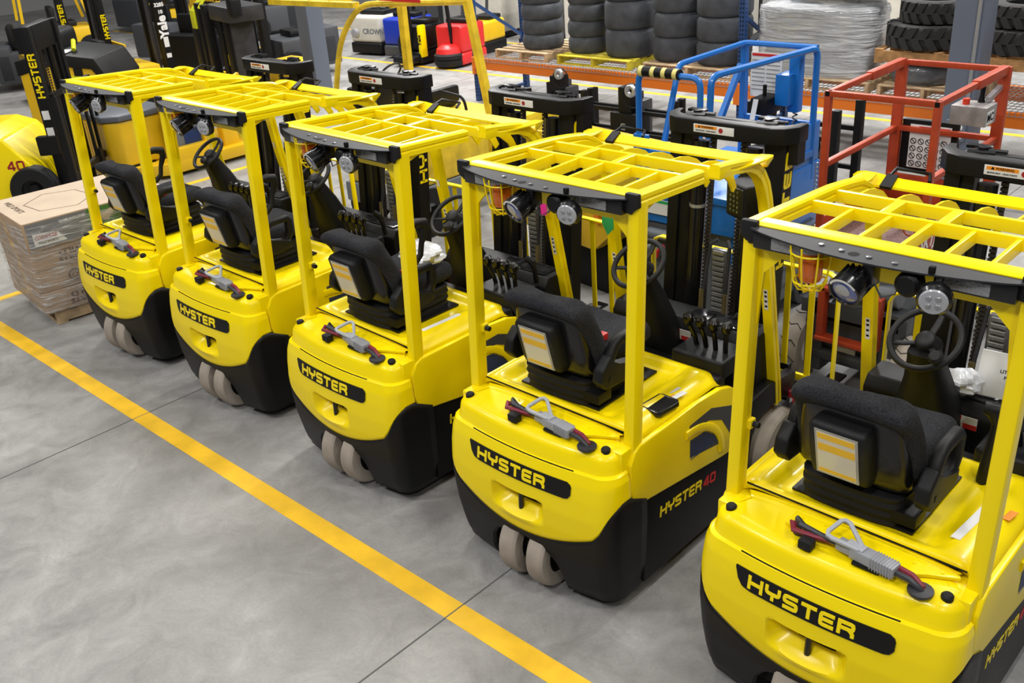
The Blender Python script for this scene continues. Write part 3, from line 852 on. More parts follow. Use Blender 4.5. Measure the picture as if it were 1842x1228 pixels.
    mb.box(.19, .50, .86, 1.10, .78, .97, .02, 3)
    con = mb.build('lever_console', plas, root)
    mb = MB(); mb.lathe([(.021, 0), (.021, .012), (.016, .018), (0, .018)], 18, T(.405, .815, .862, PI / 2 + .0, 0, 0)); mb.build('emergency_button', redb, con)
    mb = MB()
    for i in range(4): mb.box(.255 + i * .06, .285 + i * .06, .817, .8195, .872, .892)
    mb.build('console_switch', cgry, con, split=True)
    for i in range(4):
        bx = .275 + i * .055; tx = .235 + i * .075
        mb = MB()
        mb.tube([(bx, .98, .95), (bx + (tx - bx) * .3, .97, 1.02), (tx, .955, 1.09)], .0135, 8)
        mb.tube([(tx - .002, .956, 1.08), (tx, .955, 1.10), (tx + .002, .953, 1.135), (tx + .003, .95, 1.15)], .029, 10, scales=[.55, .95, 1.0, .45])
        mb.build('control_lever', blkg, root)
    # ---- steering column and wheel
    mb = MB()
    rings = []
    for (y, z, w, d) in ((1.22, .62, .15, .10), (1.18, .80, .14, .10), (1.12, .98, .12, .09), (1.08, 1.12, .085, .07), (1.03, 1.23, .065, .055), (1.01, 1.275, .06, .05)):
        rings.append([(-.115 + w * a, y + d * b, z + d * b * .4) for a, b in ((-1, -.6), (-.6, -1), (.6, -1), (1, -.6), (1, .6), (.6, 1), (-.6, 1), (-1, .6))])
    mb.loft(rings)
    mb.build('steering_column', plas, root, smooth=60)
    hub = Vector((-.115, 1.02, 1.305)); Mw = Matrix.Translation(hub) @ Euler((math.radians(38), math.radians(-4), 0)).to_matrix().to_4x4()
    mb = MB()
    R0 = .145
    mb.tube([Mw @ Vector((R0 * math.cos(a), R0 * math.sin(a), .02)) for a in [2 * PI * i / 36 for i in range(36)]], .0145, 10, closed=True)
    for a in (math.radians(78), math.radians(198), math.radians(318)):
        mb.sweep(rp(.030, .014, .4), [Mw @ Vector((r * math.cos(a), r * math.sin(a), z)) for r, z in ((.03, -.005), (.09, .0), (.152, .018))])
    mb.lathe([(.0, .03), (.036, .028), (.043, .018), (.050, -.02), (.06, -.05), (0, -.05)], 20, Mw)
    sw_ = mb.build('steering_wheel', plasw, root, smooth=60)
    mb = MB(); a = math.radians(-48); mb.lathe([(.012, .02), (.014, .04), (.030, .05), (.031, .065), (.022, .078), (0, .08)], 16, Mw @ T(.128 * math.cos(a), .128 * math.sin(a), 0)); mb.build('spinner_knob', plasw, sw_)
    # dash cowl
    mb = MB()
    mb.prism([(1.22, .62), (1.20, .90), (1.24, .955), (1.40, .955), (1.46, .90), (1.46, .45), (1.30, .45)], -.45, .47, 'x', bev=.012)
    cw_ = mb.build('dash_cowl', plas, root)
    mb = MB(); mb.box(.02, .15, 1.26, 1.36, .955, .962, .002); mb.box(.17, .42, 1.25, 1.37, .955, .964, .003); mb.build('dash_tray_trim', blkg, cw_, split=True)
    mb = MB(); mb.lathe([(.036, .9645), (0, .965)], 18, T(.22, 1.31, 0)); mb.box(.28, .40, 1.275, 1.345, .9635, .966); mb.build('dash_openings', ink, cw_, split=True)
    mb = MB(); mb.box(-.03, .09, 1.196, 1.199, .84, .90); mb.build('dash_label', white, cw_)
    mb = MB(); mb.box(-.03, .02, 1.1945, 1.197, .88, .90); mb.box(.03, .09, 1.1945, 1.197, .84, .865); mb.build('dash_label_band', redl, cw_, split=True)
    mb = MB(); mb.box(.56, .575, 1.50, 1.62, .43, .56, .003); mb.box(.575, .61, 1.50, 1.62, .545, .56, .003); mb.box(.575, .61, 1.50, 1.62, .43, .445, .003); mb.box(.46, .565, 1.53, 1.59, .48, .52, .003)
    mb.build('red_bracket', dkred, root)
    mb = MB(); mb.box(-.47, .47, .98, 1.45, .30, .32); mb.build('floor_plate', rub, root)
    # inching/direction lever by the right side
    mb = MB(); mb.tube([(.44, 1.16, .95), (.46, 1.13, 1.05), (.45, 1.12, 1.10), (.42, 1.10, 1.125)], .016, 8, scales=[1, 1, 1.4, 1.2]); mb.build('grab_handle', plas, root)
    # ---- mast
    def my(z): return 1.50 + .085 * z
    ms = empty('mast'); ms.parent = root
    for sx in (-1, 1):
        mb = MB()
        for (x0, x1, dy0, dy1) in ((.285, .355, 0, .10), (.225, .285, .015, .085)):
            a, b = sorted((sx * x0, sx * x1))
            v = [(a, my(.08) + dy0, .08), (b, my(.08) + dy0, .08), (b, my(.08) + dy1, .08), (a, my(.08) + dy1, .08)]
            w = [(a, my(1.9) + dy0, 1.9), (b, my(1.9) + dy0, 1.9), (b, my(1.9) + dy1, 1.9), (a, my(1.9) + dy1, 1.9)]
            mb.loft([v, w])
        mb.build('mast_rail', blk, ms)
        mb = MB(); mb.tube([(sx * .165, my(.1) + .02, .1), (sx * .165, my(1.82) + .02, 1.82)], .046, 16)
        cy = mb.build('lift_cylinder', blkg, ms)
        mb = MB()
        for z in (.75, 1.45): mb.tube([(sx * .165, my(z) + .02, z), (sx * .165, my(z) + .02, z + .018)], .049, 16)
        mb.build('cylinder_band', galv, cy, split=True)
        mb = MB()
        mb.loft([[(sx * .095 - .012, my(q) + .03, q), (sx * .095 + .012, my(q) + .03, q), (sx * .095 + .012, my(q) + .045, q), (sx * .095 - .012, my(q) + .045, q)] for q in (.28, 1.86)])
        z = .30
        while z < 1.86:
            mb.box(sx * .095 - .016, sx * .095 + .016, my(z) + .02, my(z) + .032, z, z + .016)
            z += .022
        mb.build('lift_chain', chain, ms)
    mb = MB(); mb.box(-.06, .045, my(1.0) + .04, my(1) + .075, .15, 1.22, .01)
    for z in [.2 + .032 * i for i in range(32)]: mb.box(-.045, .03, my(1.0) + .025, my(1) + .04, z, z + .022, .003, 1)
    mb.build('energy_chain', mat('plastic_chain', (.16, .16, .155), .2, coat=.6), ms)
    mb = MB()
    for x in (-.085, .07): mb.tube([(x, my(.3) - .01, .3), (x, my(.9) - .01, .9), (x * .8, my(1.2) + .03, 1.24), (x * .4, my(1.25) + .05, 1.27)], .011, 8)
    hs = mb.build('mast_hose', cblk, ms, split=True)
    mb = MB()
    for x in (-.085, .07):
        mb.tube([(x, my(.85) - .01, .86), (x, my(.95) - .01, .98)], .014, 8)
    mb.build('hose_fitting', brass, hs, split=True)
    # top crossmember, horseshoe in plan
    mb = MB()
    def cs(off): return [(-.40 + off * .6, 1.80), (-.40 + off * .6, 1.70 + off * .3), (-.345 + off * .3, 1.625 + off), (-.29, 1.60 + off), (0, 1.592 + off), (.29, 1.60 + off), (.355 - off * .3, 1.63 + off), (.405 - off * .6, 1.70 + off * .3), (.405 - off * .6, 1.80)]
    A = cs(0); B = cs(.075)[::-1]
    mb.prism(A + B, 1.862, 1.952, 'z', bev=.010, seg=2)
    mb.prism([(.30, 1.66), (.40, 1.70), (.40, 1.78), (.30, 1.78)], 1.75, 1.87, 'z')
    mb.prism([(-.30, 1.66), (-.36, 1.70), (-.36, 1.78), (-.30, 1.78)], 1.80, 1.87, 'z')
    mb.box(-.30, .30, 1.70, 1.745, 1.85, 1.948, .008)
    cr = mb.build('mast_crossmember', blk, ms, smooth=50)
    mb = MB()
    for x in (-.22, .22):
        mb.tube([(x - .06, 1.69, 1.952), (x + .06, 1.70, 1.955)], .011, 6); mb.tube([(x - .04, 1.72, 1.957), (x + .10, 1.735, 1.957)], .008, 6)
        mb.lathe([(.022, 0), (.022, .03), (0, .032)], 10, T(x, 1.71, 1.945))
        mb.box(x - .09, x + .02, 1.75, 1.79, 1.95, 1.965, .003)
    mb.build('mast_top_fittings', blkg, cr, split=True)
    mb = MB(); mb.box(-.165, .085, 1.5885, 1.5925, 1.888, 1.932, .001); lb = mb.build('mast_label', white, cr)
    mb = MB(); mb.box(-.155, -.02, 1.5875, 1.589, 1.912, 1.928); mb.build('label_band', orl, lb)
    mb = MB()
    Mt = Matrix.Translation((-.0875, 1.587, 1.920)) @ Euler((PI / 2, 0, 0)).to_matrix().to_4x4()
    mb.text('\u25B2 WARNING', Mt, .016, .0006, .0003)
    mb.text('MOVING MAST - CRUSH POINTS!', Matrix.Translation((-.0875, 1.5878, 1.899)) @ Euler((PI / 2, 0, 0)).to_matrix().to_4x4(), .011, .0006, .0002, width=.125)
    mb.build('label_text', ink, lb)
    mb = MB(); mb.lathe([(.014, 0), (0, .0006)], 14, T(.005, 1.5885, 1.910, PI / 2, 0, 0)); mb.build('label_pictogram', dkred, lb)
    # vertical lettering on the outside of the right rail
    mb = MB()
    def mfn(u, v, d): z = 1.18 + u; return (.3555 + d, my(z) + (.012 + (0.074 - v)), z)
    word(mb, 'HYSTER', .074, .64, mfn, .002, sw=.22)
    mb.build('mast_lettering', yel, ms)
    # load backrest
    mb = MB()
    yb_ = 1.85
    P2 = [(-.62, yb_, .42), (-.62, yb_, 1.06), (-.60, yb_, 1.105), (-.56, yb_, 1.125), (.56, yb_, 1.125), (.60, yb_, 1.105), (.62, yb_, 1.06), (.62, yb_, .42)]
    mb.sweep(rp(.012, .042, .2), P2, up=(0, 1, 0))
    for x in (-.463, -.314, .314, .463): mb.beam((x, yb_, .42), (x, yb_, 1.115), .034, .012, up=(0, 1, 0))
    mb.box(-.62, .62, yb_ - .012, yb_ + .012, .42, .46, .003)
    mb.build('load_backrest', yel, ms)
    mb = MB(); mb.box(-.60, .60, yb_ - .05, yb_ - .015, .36, .415, .004); mb.box(-.60, .60, yb_ - .05, yb_ - .015, .09, .16, .004); mb.box(-.26, -.20, yb_ - .16, yb_ - .03, .09, .5); mb.box(.20, .26, yb_ - .16, yb_ - .03, .09, .5)
    mb.build('fork_carriage', blk, ms, split=True)
    for sx in (-1, 1):
        mb = MB(); x = sx * .30
        mb.prism([(yb_ - .01, .05), (yb_ - .01, .50), (yb_ + .03, .50), (yb_ + .035, .10), (yb_ + .82, .07), (yb_ + .82, .055), (yb_ + .03, .05)], x - .05, x + .05, 'x', bev=.004)
        mb.build('fork', blk, ms)
    return root

TR = [(-7.094, 2.919, 1.46), (-5.734, 2.949, 0.58), (-4.265, 2.903, -1.09), (-2.789, 2.892, 0.30), (-1.264, 2.867, -0.08)]
LBL = ['yellow forklift at the far left end of the front row, next to the wrapped cartons',
       'second yellow forklift from the left in the front row',
       'yellow forklift in the middle of the front row, pink tag on its front leg',
       'front row yellow forklift with green tag and black tray on its hood',
       'nearest yellow forklift, at the right end of the front row, literature packet at its dash']
proto = build_forklift('')
trucks = []
for i, (x, y, a) in enumerate(TR):
    t = proto if i == 0 else copy_tree(proto)
    t.location = (x, y, 0); t.rotation_euler = (0, 0, math.radians(a))
    tag(t, LBL[i], 'forklift', 'front row of yellow electric forklifts')
    trucks.append(t)
for i in (0, 1, 2):
    mb = MB(); mb.tube([(.462, .185, 1.60), (.458, .26, 1.605), (.452, .315, 1.59), (.45, .325, 1.55), (.45, .29, 1.48), (.45, .275, 1.42), (.45, .23, 1.385), (.455, .19, 1.38)], .017, 8, scales=[1.1, 1.5, 1.7, 1.3, .9, .9, 1, 1])
    mb.build('rear_grab_handle', plas, trucks[i], smooth=60)
mb = MB(); mb.tube([(.28, .75, .90), (.285, .73, 1.02), (.295, .725, 1.12), (.30, .72, 1.19), (.285, .71, 1.25), (.25, .70, 1.255)], .022, 8, scales=[1.5, 1.1, .9, .9, 1.5, 1.2]); mb.build('armrest_joystick', plas, trucks[4], smooth=60)
def TW(i, *p):
    x, y, a = TR[i]
    return Matrix.Translation((x, y, 0)) @ Euler((0, 0, math.radians(a))).to_matrix().to_4x4() @ Vector(p)

# ------------------------------------------------------------------ floor, walls, lines
mb = MB(); mb.box(-34, 8, -8, 34, -.1, 0); fl = struct(mb.build('floor', floorm))
for nm, b in (('wall_back', (-34, 8, 34, 34.2)), ('wall_left', (-34.2, -34, -8, 34)), ):
    mb = MB(); mb.box(b[0], b[1], b[2], b[3], 0, 9); struct(mb.build(nm, wallm))
tn = 0
def line(x0, x1, y0, y1, mt=tapem, z=.0015):
    global tn
    tn += 1
    mb = MB(); mb.box(x0, x1, y0, y1, -.001 - tn * .0001, z + tn * .00012); return struct(mb.build('trim_%d' % tn, mt))
line(-16, 6, 2.318, 2.442)
line(-9.28, -9.18, 1.0, 4.6)
line(-11.06, -10.96, 5.0, 7.2)
line(-26, 6, 12.10, 12.20)
line(-26, 6, 14.6, 14.7)
line(-22, -11, 8.6, 8.7)
for x in (-6.07, -2.92, -9.2, .2, -12.3): line(x - .004, x + .004, -6, 30, jointm, .0008)
for y in (.55, 5.0, 9.5): line(-30, 6, y - .004, y + .004, jointm, .0007)
#==MORE==
# ------------------------------------------------------------------ small things on the front row
def plate(pts, th=.003):   # thin tag as a closed sheet
    mb = MB(); P = [Vector(p) for p in pts]; n = (P[1] - P[0]).cross(P[2] - P[0]).normalized() * th
    mb.loft([[p for p in P], [p + n for p in P]]); return mb
o = plate([TW(2, .455, 1.21, 1.52), TW(2, .50, 1.21, 1.53), TW(2, .51, 1.21, 1.38), TW(2, .465, 1.21, 1.37)]).build('paper_tag', pnk)
tag(o, 'bright pink paper tag hanging on the front leg of the middle forklift', 'tag')
mb = MB(); mb.tube([TW(2, .48 + .03 * math.cos(a), 1.215 + .03 * math.sin(a), 1.545) for a in [i * PI / 5 for i in range(10)]], .004, 6, closed=True); mb.build('tag_loop', cyn, o).parent = o
o = plate([TW(3, -.50, 1.19, 1.58), TW(3, -.42, 1.19, 1.59), TW(3, -.42, 1.19, 1.40), TW(3, -.455, 1.18, 1.36), TW(3, -.50, 1.19, 1.42)]).build('ribbon_tag', grn)
tag(o, 'green ribbon tag hanging on the left front leg of the forklift with the black tray', 'tag')
mb = MB(); mb.tube([TW(3, -.43, 1.185, 1.60), TW(3, -.47, 1.18, 1.56), TW(3, -.51, 1.17, 1.50)], .006, 6); mb.build('tag_string', cyn, o)
o = plate([TW(1, -.50, 1.18, 1.62), TW(1, -.42, 1.18, 1.60), TW(1, -.40, 1.18, 1.50), TW(1, -.48, 1.18, 1.50)]).build('ribbon_tag', cyn)
tag(o, 'blue tag above a red one on the front leg of a forklift', 'tag')
o = plate([TW(1, -.48, 1.185, 1.51), TW(1, -.40, 1.185, 1.50), TW(1, -.40, 1.185, 1.38), TW(1, -.47, 1.185, 1.39)]).build('ribbon_tag', redl)
tag(o, 'red tag under a blue one on the front leg of a forklift', 'tag')
o = plate([TW(4, -.50, 1.17, 1.56), TW(4, -.46, 1.17, 1.57), TW(4, -.47, 1.17, 1.44), TW(4, -.485, 1.17, 1.40)]).build('ribbon_tag', cyn)
tag(o, 'small blue tag on the left front leg of the nearest forklift', 'tag')
# tray on hood of truck 4 with its labels
t = empty('hood_tray', TW(3, .43, .42, .918)); t.rotation_euler = (0, 0, math.radians(-4))
mb = MB(); mb.sweep(rp(.018, .03, .4), [(-.055, -.065, 0), (-.045, -.075, 0), (.045, -.075, 0), (.055, -.065, 0), (.055, .065, 0), (.045, .075, 0), (-.045, .075, 0), (-.055, .065, 0)], closed=True); mb.build('tray_rim', blkg, t)
mb = MB(); mb.box(-.05, .05, -.07, .07, .008, .013); mb.build('tray_floor', ink, t)
tag(t, 'black open tray on the hood of the forklift with the green tag', 'tray')
def hood_label(i, pts, mt, z=.934):
    a = TR[i]
    mb = MB(); mb.prism(pts, z, z + .002, 'z'); o = mb.build('hood_label', mt, trucks[i]); return o
for i, pts in ((4, [(.33, .27), (.365, .27), (.385, .52), (.35, .52)]), (2, [(.34, .30), (.37, .30), (.38, .58), (.35, .58)]), (3, [(.37, .24), (.41, .24), (.41, .32), (.37, .32)]), (3, [(.38, .53), (.42, .53), (.43, .60), (.39, .60)]), (3, [(.44, .50), (.47, .50), (.48, .58), (.45, .58)])):
    hood_label(i, pts, white, .929 if pts[0][0] > .36 else .932)
hood_label(3, [(.43, .43 + .06), (.455, .43 + .06), (.46, .53), (.435, .53)], orl, .9285); hood_label(4, [(.43, .50), (.46, .50), (.47, .57), (.44, .57)], orl, .926)
# control box inside the right front leg of truck 4
mb = MB(); M_ = Matrix.Translation((.33, 1.30, 1.67)) @ Euler((0, 0, math.radians(-25))).to_matrix().to_4x4()
mb.box(-.085, .085, -.06, .09, -.09, .09, .015, 3, M_)
o = mb.build('hanging_display', plas); o.matrix_world = Matrix.Identity(4); o.location = TR[3][:2] + (0,)
mb = MB(); mb.box(-.07, .07, -.064, -.058, -.07, .075, .004, 1, M_); s_ = mb.build('display_face', blkg, o)
mb = MB()
for r in range(5):
    for c in range(3): mb.box(-.04 + c * .03, -.028 + c * .03, -.067, -.063, -.055 + r * .025, -.043 + r * .025, .001, 1, M_)
mb.build('display_keys', mat('key_green', (.13, .15, .03), .5), s_, split=True)
mb = MB(); mb.tube([(.40, 1.28, 1.60), (.42, 1.24, 1.45), (.45, 1.24, 1.30)], .010, 8); mb.build('display_arm', galv, o)
tag(o, 'black keypad display hanging inside the front leg of the forklift with the black tray', 'display')
# literature packet and plastic bag at truck 5
P = [TW(4, .02, 1.31, .968), TW(4, .26, 1.33, .968), TW(4, .26, 1.38, 1.17), TW(4, .02, 1.36, 1.17)]
o = plate(P, .012).build('literature_packet', paper); tag(o, 'white literature packet standing at the dash of the nearest forklift', 'booklet')
ex = (P[1] - P[0]).normalized(); ey = (P[3] - P[0]).normalized(); ez = ex.cross(ey)
def onP(u, v): 
    M_ = Matrix((ex, ey, ez)).transposed().to_4x4(); M_.translation = P[0] + ex * u + ey * v + ez * .013; return M_
mb = MB(); mb.text('LITERATURE', onP(.15, .125), .022, .0008, .0004); mb.text('PACKET', onP(.15, .098), .022, .0008, .0004); mb.build('packet_title', ink, o)
def crumple(name, c, r, mt, seed, par=None, n=14):
    random.seed(seed); mb = MB(); rings = []
    for i in range(1, n):
        a = PI * i / n; ring = []
        for j in range(18):
            b = 2 * PI * j / 18; k = 1 + .28 * math.sin(3 * b + 2 * a + seed) * math.sin(2 * a) + random.uniform(-.13, .13)
            ring.append((c[0] + r[0] * k * math.sin(a) * math.cos(b), c[1] + r[1] * k * math.sin(a) * math.sin(b), c[2] + r[2] * math.cos(a) * (1 + random.uniform(-.1, .1))))
        rings.append(ring)
    mb.loft(rings); return mb.build(name, mt, par, smooth=25)
bagm = mat('plastic_bag', (.68, .70, .74), .15, coat=.8, bump=.6, bscale=25)
o = crumple('plastic_bag', TW(4, -.02, 1.27, 1.03), (.08, .07, .055), bagm, 3); tag(o, 'crumpled clear bag by the white literature packet', 'bag')
o = crumple('plastic_bag', TW(2, .05, .60, 1.235), (.13, .12, .07), bagm, 5); tag(o, 'crumpled clear bag lying on the seat of the middle forklift', 'bag')

# ------------------------------------------------------------------ wrapped cartons on a pallet
def pallet(name, x0, x1, y0, y1, z0, mt, n=7, h=.125, along='x'):
    t = empty(name, ((x0 + x1) / 2, (y0 + y1) / 2, z0)); w = x1 - x0; d = y1 - y0
    def bx(a, b, c, d_, e, f, nm):
        mb = MB()
        if along == 'x': mb.box(a, b, c, d_, e, f, .003, 1)
        else: mb.box(c, d_, a, b, e, f, .003, 1)
        return mb.build(nm, mt, t)
    W_, D_ = (w, d) if along == 'x' else (d, w)
    for s in (-1, 0, 1): bx(-W_ / 2 + .0, W_ / 2, s * (D_ / 2 - .02) - .02, s * (D_ / 2 - .02) + .02, .016, h - .016, 'stringer')
    for i in range(n):
        c = -W_ / 2 + .045 + (W_ - .09) * i / (n - 1); bx(c - .045, c + .045, -D_ / 2, D_ / 2, h - .016, h, 'deck_board')
    for s in (-1, 0, 1):
        c = s * (W_ / 2 - .045); bx(c - .045, c + .045, -D_ / 2, D_ / 2, 0, .016, 'bottom_board')
    return t
RZ = math.radians(-6)
def rotp(x, y, z=0):   # carton frame: origin at the near right corner
    c, s = math.cos(RZ), math.sin(RZ); return Vector((-8.13 + c * x - s * y, 2.66 + s * x + c * y, z))
t = pallet('wooden_pallet', -8.95, -8.15, 2.75, 3.95, 0, wood, along='y'); t.location = rotp(-.43, .66, 0); t.rotation_euler = (0, 0, RZ)
tag(t, 'wooden pallet under the plastic-wrapped cartons', 'pallet')
zc = .128; hts = [.185, .19, .185, .24]
for i, h in enumerate(hts):
    t = empty('carton', rotp(-.45, .60, zc)); t.rotation_euler = (0, 0, RZ + math.radians((0.6, -.5, .4, 1.0)[i]))
    w = .90 if i < 3 else .93; d = 1.22 if i < 3 else 1.24
    mb = MB(); mb.box(-w / 2, w / 2, -d / 2, d / 2, .0, h - .003, .008); b = mb.build('box_body', card, t)
    if i == 3:
        mb = MB(); mb.box(-w / 2 + .004, w / 2 - .004, -d / 2 + .004, d / 2 - .004, h - .004, h - .001); mb.build('box_top', cardt, t)
        mb = MB(); mb.box(w / 2 - .001, w / 2 + .0015, -d / 2 + .02, -.10, .015, h - .01); s1 = mb.build('printed_panel', gprint, t)
        mb = MB(); mb.box(w / 2 - .001, w / 2 + .0018, -.10, .42, .015, h - .01); mb.build('printed_panel', gcard, t)
        mb = MB(); mb.prism([(-.56, .03), (-.30, .03), (-.36, .12), (-.56, .14)], w / 2 + .0015, w / 2 + .003, 'x'); mb.build('white_logo_panel', white, s1)
        mb = MB(); mb.prism([(-.02, .15), (.12, .20), (.14, .17), (.06, .10), (.0, .13)], w / 2 + .002, w / 2 + .003, 'x'); mb.prism([(.14, .06), (.32, .20), (.36, .19), (.22, .05)], w / 2 + .002, w / 2 + .003, 'x'); mb.build('printed_picture', wood, s1)
        Rx = Euler((PI / 2, 0, PI / 2)).to_matrix().to_4x4()
        mb = MB(); mb.text('CORNHOLE', Matrix.Translation((w / 2 + .0035, -.46, .10)) @ Rx, .05, .001, .001, width=.18, shear=.3); mb.build('red_print', dkred, s1)
        mb = MB(); mb.text('WILD SPORTS', Matrix.Translation((w / 2 + .0035, -.45, .055)) @ Rx, .03, .001, .0005, width=.16); mb.build('dark_print', ink, s1)
        mb = MB(); mb.text('GAME INCLUDED', Matrix.Translation((w / 2 + .003, -.22, .19)) @ Rx, .03, .001, .0005, width=.22); mb.build('white_print', paper, s1)
        mb = MB(); mb.text('WILD SPORTS', Matrix.Translation((-.1, -.50, h)) @ Matrix.Identity(4), .07, .001, .001)
        for pts in ([(-.3, -.2), (-.1, -.42), (.2, -.38), (.3, -.1), (.1, .1), (-.2, .05), (-.3, -.2)],): mb.ribbon(pts, .008, lambda u, v, d_: (u, v, h - .001 + d_), .001)
        mb.build('top_print', brownink, t)
    else:
        Rx = Euler((PI / 2, PI if i != 1 else 0, PI / 2)).to_matrix().to_4x4()
        if i != 1:
            mb = MB(); mb.text('WILD', Matrix.Translation((w / 2 + .001, -.28, .115)) @ Rx, .07, .001, .002, width=.22); mb.text('SPORTS', Matrix.Translation((w / 2 + .001, -.27, .055)) @ Rx, .06, .001, .002, width=.26)
            mb.build('carton_print', brownink, t)
        else:
            mb = MB()
            for r in (.05, .042, .022): mb.ribbon([(-.30 + r * math.cos(a), .09 + r * math.sin(a)) for a in [k * PI / 10 for k in range(21)]], .006, lambda u, v, d_: (w / 2 + d_, u, v), .001)
            mb.build('carton_print', brownink, t)
    tag(t, ['plain wrapped carton at the bottom of the stack, on the wooden pallet', 'wrapped carton second from the bottom of the stack, round emblem on its side', 'wrapped carton directly under the top one of the stack', 'top carton of the wrapped stack, with printed green and gray side'][i], 'box', 'wrapped cartons stacked on the pallet')
    zc += h
# the film round the stack
mb = MB(); rings = []
random.seed(2)
for z in [.135 + .0685 * i for i in range(12)]:
    ring = []
    for x, y in [(-.93, -.02), (-.6, -.03), (-.3, -.035), (.0, -.02), (.035, .02), (.04, .3), (.045, .6), (.045, .9), (.03, 1.24), (-.02, 1.28), (-.45, 1.28), (-.93, 1.26), (-.955, 1.2), (-.955, .6), (-.955, .03)]:
        ring.append(rotp(x + random.uniform(-.004, .008), y + random.uniform(-.008, .004), min(z, .955)))
    rings.append(ring)
mb.loft(rings, cap0=False, cap1=False)
o = mb.build('stretch_wrap', filmm, smooth=180); tag(o, 'clear stretch wrap round the stack of cartons', 'plastic wrap')

# ------------------------------------------------------------------ building columns
def column(n, x, y, w):
    mb = MB(); mb.box(x - w / 2, x + w / 2, y - w / 2, y + w / 2, 0, 8, .012); o = struct(mb.build('trim_%d' % n, colg)); return o
column(101, -3.42, 9.82, .29)
column(102, -13.17, 9.3, .29)
o = MB(); o.tube([(-3.33, 9.66, .6), (-3.33, 9.66, 7)], .018, 10); o = o.build('conduit_pipe', galv); tag(o, 'thin metal conduit running up the gray column', 'pipe')
mb = MB(); mb.box(-3.37, -3.29, 9.64, 9.68, 1.28, 1.30); mb.build('pipe_clamp', chrom, o)
t = empty('outlet_box', (-3.40, 9.65, .66))
mb = MB(); mb.box(-.09, .09, -.04, .025, -.10, .10, .008); mb.build('box_body', colg, t)
for dx in (-.045, .045):
    for dz in (-.05, .035):
        mb = MB(); mb.lathe([(.028, 0), (.028, .004), (0, .005)], 14, T(dx, -.04, dz, PI / 2, 0, 0)); mb.build('socket', paper, t)
tag(t, 'gray electrical box with four white outlets on the gray column', 'electrical outlet')

# ------------------------------------------------------------------ pallet rack
rk = empty('pallet_rack', (-10.9, 10.52, 0)); rk_o = Vector((-10.9, 10.52, 0))
def rb(nm, mt, *bs, **k):
    mb = MB()
    for b in bs: mb.box(b[0] + 10.9, b[1] + 10.9, b[2] - 10.52, b[3] - 10.52, b[4], b[5], .003, 1)
    return mb.build(nm, mt, rk)
XU = [-10.9, -6.33, -1.76, 2.8]
for x in XU:
    for y in (10.60, 11.68):
        mb = MB()
        X = x + 10.9; Y = y - 10.52
        mb.box(X - .04, X + .04, Y - .04, Y + .04, 0, 3.4, .004, 1); up = mb.build('upright', rblu, rk)
        mb = MB(); z = .08
        while z < 3.3:
            for dx in (-.018, .018): mb.box(X + dx - .007, X + dx + .007, Y - .0415, Y - .039, z, z + .022)
            mb.box(X + .039, X + .0415, Y - .015, Y + .0, z, z + .016)
            z += .05
        h_ = mb.build('upright_slots', ink, up); h_['kind'] = 'stuff'
    mb = MB(); mb.beam((x + 10.9, .10, .06), (x + 10.9, 1.14, .06), .03, .04); mb.build('frame_brace', rblu, rk)
    mb = MB(); mb.beam((x + 10.9, .10, 1.45), (x + 10.9, 1.14, .80), .03, .045); mb.build('frame_brace', rblu, rk)
for x0, x1 in zip(XU, XU[1:]):
    for y in (10.525, 11.70):
        rb('beam', rorg, (x0 + .04, x1 - .04, y - .025, y + .025, .505, .665))
        for xx in (x0 + .0, x1 - .0):
            s = 1 if xx == x0 else -1
            a, b = sorted((xx + s * .0, xx + s * .05)); rb('beam_end', rorg, (a, b, y - .03, y + .03, .42, .675))
    for i in range(3):
        a = x0 + .08 + i * (x1 - x0 - .16) / 3; b = a + (x1 - x0 - .16) / 3 - .03
        mb = MB()
        n = int((b - a) / .055)
        for j in range(n + 1):
            xx = a + (b - a) * j / n + 10.9; mb.beam((xx, -.03, .672), (xx, 1.20, .672), .006, .006); mb.beam((xx, -.033, .672), (xx, -.033, .63), .006, .006, up=(0, 1, 0))
        for j in range(12):
            yy = -.02 + j * .108; mb.beam((a + 10.9, yy, .678), (b + 10.9, yy, .678), .006, .006)
        mb.beam((a + 10.9, -.034, .63), (b + 10.9, -.034, .63), .006, .006)
        dk = mb.build('wire_deck', galv, rk); dk['kind'] = 'stuff'
tag(rk, 'blue and orange pallet rack with wire decks holding tires', 'rack')
ZD = .682
for x0, x1, mt, lb in ((-10.45, -9.45, wood, 'light wooden pallet on the rack under the leftmost tire stack'), (-9.25, -8.0, woody, 'yellow-painted pallet on the rack'), (-7.78, -6.43, wood, 'wooden pallet on the rack just left of the middle blue upright'), (-6.20, -4.72, wood, 'wooden pallet under the film-wrapped tires'), (-4.62, -3.62, wood, 'wooden pallet on the rack behind the gray column, under treaded tires'), (-3.05, -2.0, wood, 'wooden pallet on the rack at the right edge of the photo')):
    t = pallet('wooden_pallet', x0, x1, 10.56, 11.62, ZD, mt, along='y'); tag(t, lb, 'pallet', 'pallets on the rack')
